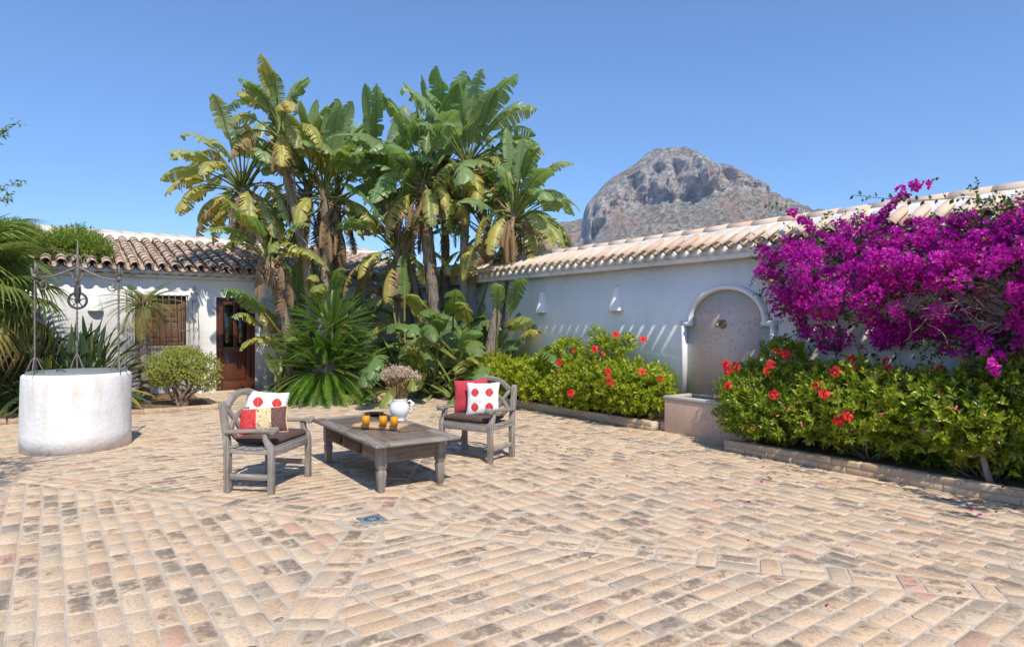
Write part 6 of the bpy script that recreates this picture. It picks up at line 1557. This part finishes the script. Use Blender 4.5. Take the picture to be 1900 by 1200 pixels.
for i, (px, py, bb, k_) in enumerate(fl_px):
    S, q = SS[k_]; p = atb(px, py, bb - .05) - q; r_ = .058 if px < 1300 else .055
    if px in (1118, 1226, 1643, 1649, 1740, 1747, 1064): r_ = .038
    random.seed(300 + i); face = V(random.gauss(-.15, .4), -1, random.gauss(.25, .35)); hibiscus_flower(S, p, face, r_, 300 + i)
    bq_ = B(); tube(bq_, [p - face.normalized() * .003, p - face.normalized() * .06 + V(0, 0, -.03)], [.008, .003], 5); bq_.obj('flower_stalk', M['green_stem'], S)
for i, (px, py, bb, k_) in enumerate([(1465, 755, 6.4, 4), (1447, 770, 6.4, 4), (1485, 782, 6.38, 4), (1325, 730, 6.7, 4), (1365, 742, 6.6, 4), (1774, 777, 6.45, 6), (1776, 752, 6.5, 6), (1040, 700, 6.5, 2), (1035, 684, 6.5, 2), (1628, 768, 6.4, 5)]):
    S, q = SS[k_]; p = atb(px, py, bb - .05) - q; random.seed(400 + i); d = V(random.gauss(0, .7), random.gauss(-.4, .3), random.gauss(-.5, .5)).normalized()
    b = B(); tube(b, [p, p + d * .015, p + d * .04, p + d * .065], [.004, .009, .010, .002], 6); b.obj('bud', M['bud'], S, smooth=True)

# jade bush by the path
jb = W(12.55, 1.90, .05)
shrub('jade_bush', 'rounded jade bush with small pale green leaves and several bare stems, left of the door', 'bush', jb,
      [(V(-.28, 0, .62), .34, .32, .30), (V(.05, -.05, .70), .36, .34, .30), (V(.32, .05, .60), .30, .30, .30), (V(-.05, .1, .78), .34, .3, .22), (V(-.40, .1, .50), .22, .25, .2), (V(.42, 0, .45), .2, .22, .2)],
      2600, M['jade'], 210, L=.034, Wr=.8, K=7, spacing=.010, shade=.5, stems=14, low=.22, sr=.03, shell=.6)
# creeper over the roof at the left, tumbling over the eave
vb = W(15.2, -.9, 2.5)
def vblobs(lst): return [(W(a, b_, z + .05) - vb, r, r * .9, rz * 1.25) for a, b_, z, r, rz in lst]
shrub('roof_creeper', 'green creeper sprawling over the left end of the old tiled roof', 'creeper', vb,
      vblobs([(15.4, -1.15, 2.85, .5, .28), (15.3, -0.45, 2.92, .45, .30), (15.4, 0.15, 2.92, .38, .24), (15.3, 0.65, 2.9, .36, .22), (15.3, .85, 2.80, .18, .10), (15.9, 0.45, 3.1, .4, .22), (15.9, 0.6, 3.02, .28, .14), (15.1, -1.85, 2.85, .5, .35), (14.8, -0.95, 2.6, .45, .4), (14.8, -1.65, 2.4, .5, .5), (16.0, -0.65, 3.15, .45, .22)]),
      7500, M['vine'], 211, L=.06, Wr=.42, K=8, spacing=.02, shade=.65, stems=18, low=-1.2, up=.7, sr=.014, stem_mat=M['twig'])

# ------------------------------------------------------------------ bougainvillea on the garden wall
bv = W(1.6, 7.3, .1)
bg_ = thing('bougainvillea', 'large magenta bougainvillea cascading over the tiled top of the garden wall', 'bougainvillea', bv, 0)
poly = [(1398, 478), (1412, 462), (1445, 452), (1478, 437), (1500, 425), (1530, 428), (1570, 412), (1610, 408), (1650, 405), (1690, 412), (1740, 408), (1790, 395), (1808, 362), (1835, 372), (1860, 385), (1900, 372), (1990, 350), (2200, 330), (2260, 560), (2260, 760), (2100, 740), (1990, 715), (1900, 690), (1868, 700), (1840, 668), (1815, 650), (1790, 655), (1765, 620), (1740, 632), (1700, 625), (1660, 640), (1640, 650), (1600, 632), (1570, 640), (1545, 655), (1515, 645), (1490, 622), (1470, 590), (1440, 575), (1425, 540), (1405, 505)]
def inpoly(x, y):
    c = False
    for i in range(len(poly)):
        (x0, y0), (x1, y1) = poly[i - 1], poly[i]
        if (y0 > y) != (y1 > y) and x < (x1 - x0) * (y - y0) / (y1 - y0) + x0: c = not c
    return c
def pdist(x, y):
    m = 1e9
    for i in range(len(poly)):
        (x0, y0), (x1, y1) = poly[i - 1], poly[i]; dx, dy = x1 - x0, y1 - y0; t = max(0, min(1, ((x - x0) * dx + (y - y0) * dy) / (dx * dx + dy * dy))); m = min(m, math.hypot(x - x0 - t * dx, y - y0 - t * dy))
    return m
rs = np.random.default_rng(77); random.seed(77)
puffs = []; green = []
def gap(px, py):   # the bare twiggy hollow right of the middle
    return ((px - 1815) / 75) ** 2 + ((py - 565) / 50) ** 2 < 1 or ((px - 1700) / 50) ** 2 + ((py - 545) / 28) ** 2 < 1 or ((px - 1862) / 40) ** 2 + ((py - 625) / 22) ** 2 < 1
while len(puffs) < 820:
    px, py = random.uniform(1395, 2260), random.uniform(330, 760)
    if not inpoly(px, py): continue
    if mnoise.noise(V(px / 42, py / 42, 3.3)) < -.22 and random.random() < .8:
        if random.random() < .5: green.append(atb(px, py, 7.05))
        continue
    d = pdist(px, py); th_ = min(1, d / 70); bb = 7.28 - .85 * th_ * random.uniform(.25, 1) * (1 - .25 * max(0, (py - 560) / 120))
    if py < 470 and px < 1900: bb = max(bb, 6.85) - .0
    if gap(px, py):
        if random.random() < .75: continue
        bb += .3
    puffs.append((atb(px, py, bb), random.uniform(.055, .125) * (.7 if d < 12 else 1)))
    if random.random() < .9: green.append(atb(px, py, bb + .15))
for (ctrl, n_) in (([(1530, 445, 7.1), (1500, 415, 7.15), (1462, 388, 7.2)], 16), ([(1622, 420, 7.1), (1650, 390, 7.1), (1680, 362, 7.05), (1722, 338, 7.0)], 18), ([(1820, 640, 6.6), (1832, 665, 6.5), (1846, 690, 6.45)], 8), ([(1750, 640, 7.0), (1775, 670, 6.9)], 5)):
    c = curve_pts([atb(*q) for q in ctrl], 12)
    for i in range(n_): puffs.append((c[int(i / n_ * (len(c) - 1))] + V(random.gauss(0, .03), random.gauss(0, .03), random.gauss(0, .03)), random.uniform(.02, .05)))
for i in range(46):
    f = random.random(); puffs.append((W(.35 + .55 * f, 6.9 - 1.2 * f, 1.95 - .35 * f) + V(random.gauss(0, .10), random.gauss(0, .14), random.gauss(0, .12)), random.uniform(.04, .10)))
b = B(); Pp = []; Dd = []
for c, r_ in puffs:
    m_ = int(34 * (r_ / .09) ** 1.7) + 6; d = nrmz(rs.normal(0, 1, (m_, 3)) + np.array([-.25, -.5, .25])); Pp.append(np.array(c) + d * r_ * rs.uniform(.55, 1.05, (m_, 1))); Dd.append(nrmz(d + rs.normal(0, .35, (m_, 3))))
Pp = np.concatenate(Pp); Dd = np.concatenate(Dd); puff_t = np.concatenate([np.full(int(34 * (r_ / .09) ** 1.7) + 6, rs.normal(.5, .15)) for c, r_ in puffs])
n = len(Pp); a = nrmz(np.cross(Dd, [.3, .2, 1])); c = np.cross(Dd, a); ph = rs.random(n) * 6.28; dry = (rs.random(n) < .012).astype(float)
for k_ in range(3):      # each floret has three papery bracts
    an = ph + k_ * 2.094; rad = a * np.cos(an)[:, None] + c * np.sin(an)[:, None]; A = Dd * .75 + rad * .65; Nn = Dd * .65 - rad * .75
    leafcloud(b, Pp - np.array(bv), A, -Nn, rs.uniform(.026, .042, n), .85, np.stack([dry, np.clip(puff_t + rs.normal(0, .16, n), 0, 1), np.zeros(n)], 1), cup=.12, tipdrop=.05)
print('bracts', n * 3); b.obj('bracts', M['bract'], bg_, kind='stuff')
b = B(); G = np.array([g_ for g_ in green]) - np.array(bv); G = np.repeat(G, 4, 0); G = G + rs.normal(0, .09, G.shape)
sprig_leaves(b, G, nrmz(rs.normal(0, 1, G.shape) + [-.3, -.4, .1]), 6, .052, .62, .02, rs, .35, opening=1.0)
# hanging leafy shoots under the flowers, and the long shoots above the tiles
sh = []
for (ctrl, n_) in (([(1585, 640, 7.0), (1600, 655, 7.0), (1605, 662, 7.0)], 8), ([(1760, 625, 6.9), (1735, 655, 6.8), (1700, 672, 6.8)], 16), ([(1800, 650, 6.7), (1800, 680, 6.6), (1790, 700, 6.6)], 10), ([(1882, 680, 6.5), (1890, 710, 6.5), (1880, 730, 6.5)], 10), ([(1545, 640, 7.1), (1552, 662, 7.1)], 6)):
    c_ = curve_pts([atb(*q) for q in ctrl], 8); sh.append(c_)
    Q = np.array([c_[int(i / n_ * (len(c_) - 1))] for i in range(n_)]) - np.array(bv); Q = np.repeat(Q, 2, 0) + rs.normal(0, .035, (len(Q) * 2, 3)); sprig_leaves(b, Q, nrmz(rs.normal(0, 1, Q.shape)), 4, .045, .6, .015, rs, .15)
b.obj('leaves', M['bleaf'], bg_, kind='stuff')
for ctrl in ([(1905, 385, 6.85), (1860, 378, 6.8), (1800, 368, 6.75), (1740, 370, 6.75), (1690, 372, 6.75), (1640, 368, 6.8), (1582, 362, 6.9)], [(1722, 338, 7.0), (1735, 333, 7.0)], [(1540, 440, 7.1), (1490, 400, 7.15), (1450, 385, 7.2), (1422, 380, 7.25)]):
    c_ = curve_pts([atb(*q) - bv for q in ctrl], 8); b = B(); tube(b, c_, .0035, 5, mi=1); n_ = len(c_)
    if n_ > 12:
        idx = np.arange(2, n_, 2); Q = np.array([c_[i] for i in idx]); T = np.array([(c_[min(i + 1, n_ - 1)] - c_[i - 1]) for i in idx]); sd = np.where((np.arange(len(idx)) % 2)[:, None] == 0, 1, -1) * np.array([[0, -.3, 1.0]])
        leafcloud(b, Q, nrmz(T) * .35 + sd * .8, nrmz(rs.normal(0, 1, Q.shape) + [0, -1.5, .5]), rs.uniform(.05, .075, len(Q)), .6, np.stack([np.zeros(len(Q)), rs.uniform(.3, 1, len(Q)), np.zeros(len(Q))], 1))
    else: leafcloud(b, np.array([c_[-1]] * 5), rs.normal(0, 1, (5, 3)) + [1, 0, .6], rs.normal(0, 1, (5, 3)), .04, .6, np.tile([0, .6, 0], (5, 1)))
    b.obj('long_shoot', [M['bleaf'], M['green_stem']], bg_, smooth=False)
b = B(); random.seed(90)     # woody framework
root = W(.6, 7.38, .05) - bv
for i in range(26):
    px, py = random.uniform(1450, 2150), random.uniform(430, 640)
    if not inpoly(px, py): continue
    e = atb(px, py, random.uniform(7.2, 7.42)) - bv; m1 = root.lerp(e, .45) + V(random.gauss(0, .15), 0, .35); tube(b, curve_pts([root, m1, e], 8), [.022 * (1 - .88 * q / 17) for q in range(17)], 5, rnd=rv())
b.obj('branches', M['twig'], bg_, smooth=True)
b = B()                      # bare twigs in the hollow
for i in range(46):
    px, py = 1815 + random.gauss(0, 42), 575 + random.gauss(0, 30)
    if random.random() < .25: px, py = 1740 + random.gauss(0, 25), 560 + random.gauss(0, 15)
    s = atb(px, py, random.uniform(6.75, 7.0)) - bv; d = V(random.gauss(.5, .5), random.gauss(-.5, .3), random.gauss(.1, .35)).normalized(); s = s - d * .2; q = s.copy(); pts = [q.copy()]
    for k_ in range(5): d = (d + Vector((random.gauss(0, .28), random.gauss(0, .28), random.gauss(0, .28)))).normalized(); q = q + d * random.uniform(.04, .09); pts.append(q.copy())
    tube(b, pts, [.0045, .004, .0035, .003, .002, .001], 4, rnd=rv())
    for k_ in range(1, 5): e = pts[k_] + Vector((random.gauss(0, .05), random.gauss(0, .05), random.gauss(0, .05))); tube(b, [pts[k_], e], [.002, .0008], 3, rnd=rv())
b.obj('bare_twigs', M['twig_pale'], bg_, kind='stuff')

# ------------------------------------------------------------------ tree just outside the left edge; only its twigs reach into view
tb0 = V(-5.4, 3.6, 0)
shrub('leafy_tree', 'leafy tree at the left edge, only its twig tips showing against the sky', 'tree', tb0,
      [(V(1.02, .05, 2.9), .48, .5, .42), (V(.75, .75, 2.95), .5, .5, .42), (V(.1, .3, 3.2), .7, .7, .6), (V(-.5, .2, 3.1), .8, .8, .6)], 1500, M['vine'], 220, L=.07, Wr=.45, K=7, spacing=.025, shade=.35, stems=16, low=1.8, sr=.06)
tree = [o for o in sc.objects if o.name == 'leafy_tree'][0]; rs = np.random.default_rng(4)
for ctrl in ([at(-150, 330, 7.6), at(-40, 290, 7.6), at(0, 250, 7.6), at(36, 226, 7.6)], [at(-150, 380, 7.6), at(-40, 350, 7.6), at(5, 345, 7.6), at(40, 340, 7.6)], [at(-150, 400, 7.6), at(-10, 375, 7.6), at(20, 362, 7.6)], [at(-150, 320, 7.5), at(-20, 270, 7.5), at(6, 235, 7.5)]):
    c_ = curve_pts([V(.2, .5, 2.7)] + [q - tb0 for q in ctrl], 8); b = B(); tube(b, c_, [.012 * (1 - .8 * i / len(c_)) for i in range(len(c_))], 4, mi=1)
    Q = np.array(c_[10:]); Q = np.repeat(Q, 3, 0) + rs.normal(0, .02, (len(c_[10:]) * 3, 3)); A = rs.normal(0, 1, Q.shape) * .8 + [.7, 0, -.2]; leafcloud(b, Q, A, rs.normal(0, .6, Q.shape) + [0, -.5, 1], rs.uniform(.04, .075, len(Q)), .42, np.stack([np.zeros(len(Q)), rs.uniform(.1, .6, len(Q)), np.zeros(len(Q))], 1))
    b.obj('twig', [M['vine'], M['twig']], tree)

# ------------------------------------------------------------------ fallen petals and leaves; cables
random.seed(500)
b = B()
spots = [((1300, 960), (800, 850), 60), ((1400, 1700), (850, 900), 60), ((1800, 1900), (930, 960), 20), ((760, 1100), (745, 790), 10), ((1000, 1900), (880, 1150), 14), ((1060, 1340), (790, 830), 30)]
for (x0, x1), (y0, y1), n_ in spots:
    for i in range(n_):
        px, py = random.uniform(min(x0, x1), max(x0, x1)), random.uniform(y0, y1); p = at(px, py, 1.5 * F_ / (py - 600)); aa, bb_ = toab(p)
        if bb_ > (6.35 if aa < 4.8 else 6.7): continue
        s_ = random.uniform(.012, .024); a = random.random() * 6.28; d = V(math.cos(a), math.sin(a), .1) * s_; e = V(-math.sin(a), math.cos(a), .2) * s_ * .6; z = V(0, 0, .008)
        b.add([p - d + z, p + e + z * 1.6, p + d + z, p - e + z], [(0, 1, 2, 3)], random.choice((0, 0, 1, 2)), (random.uniform(0, .9), random.random(), .5))
o = b.obj('fallen_petals', [M['bract'], M['vine'], M['stub']], None, kind='stuff')
for lb, pa_, pb_ in (('upper of the two thin black cables in front of the mountain', (860, 473, 20), (1290, 441, 14)), ('lower of the two thin black cables in front of the mountain', (860, 497, 20), (1110, 478, 15))):
    b = B(); A_, C_ = at(*pa_), at(*pb_); b_pts = [A_.lerp(C_, t) + V(0, 0, -.05 * math.sin(math.pi * t)) for t in np.linspace(0, 1, 12)]; tube(b, b_pts, .012, 5); o = b.obj('cable', M['cable'], None); tag(o, lb, 'cable', 'cables behind the garden wall')
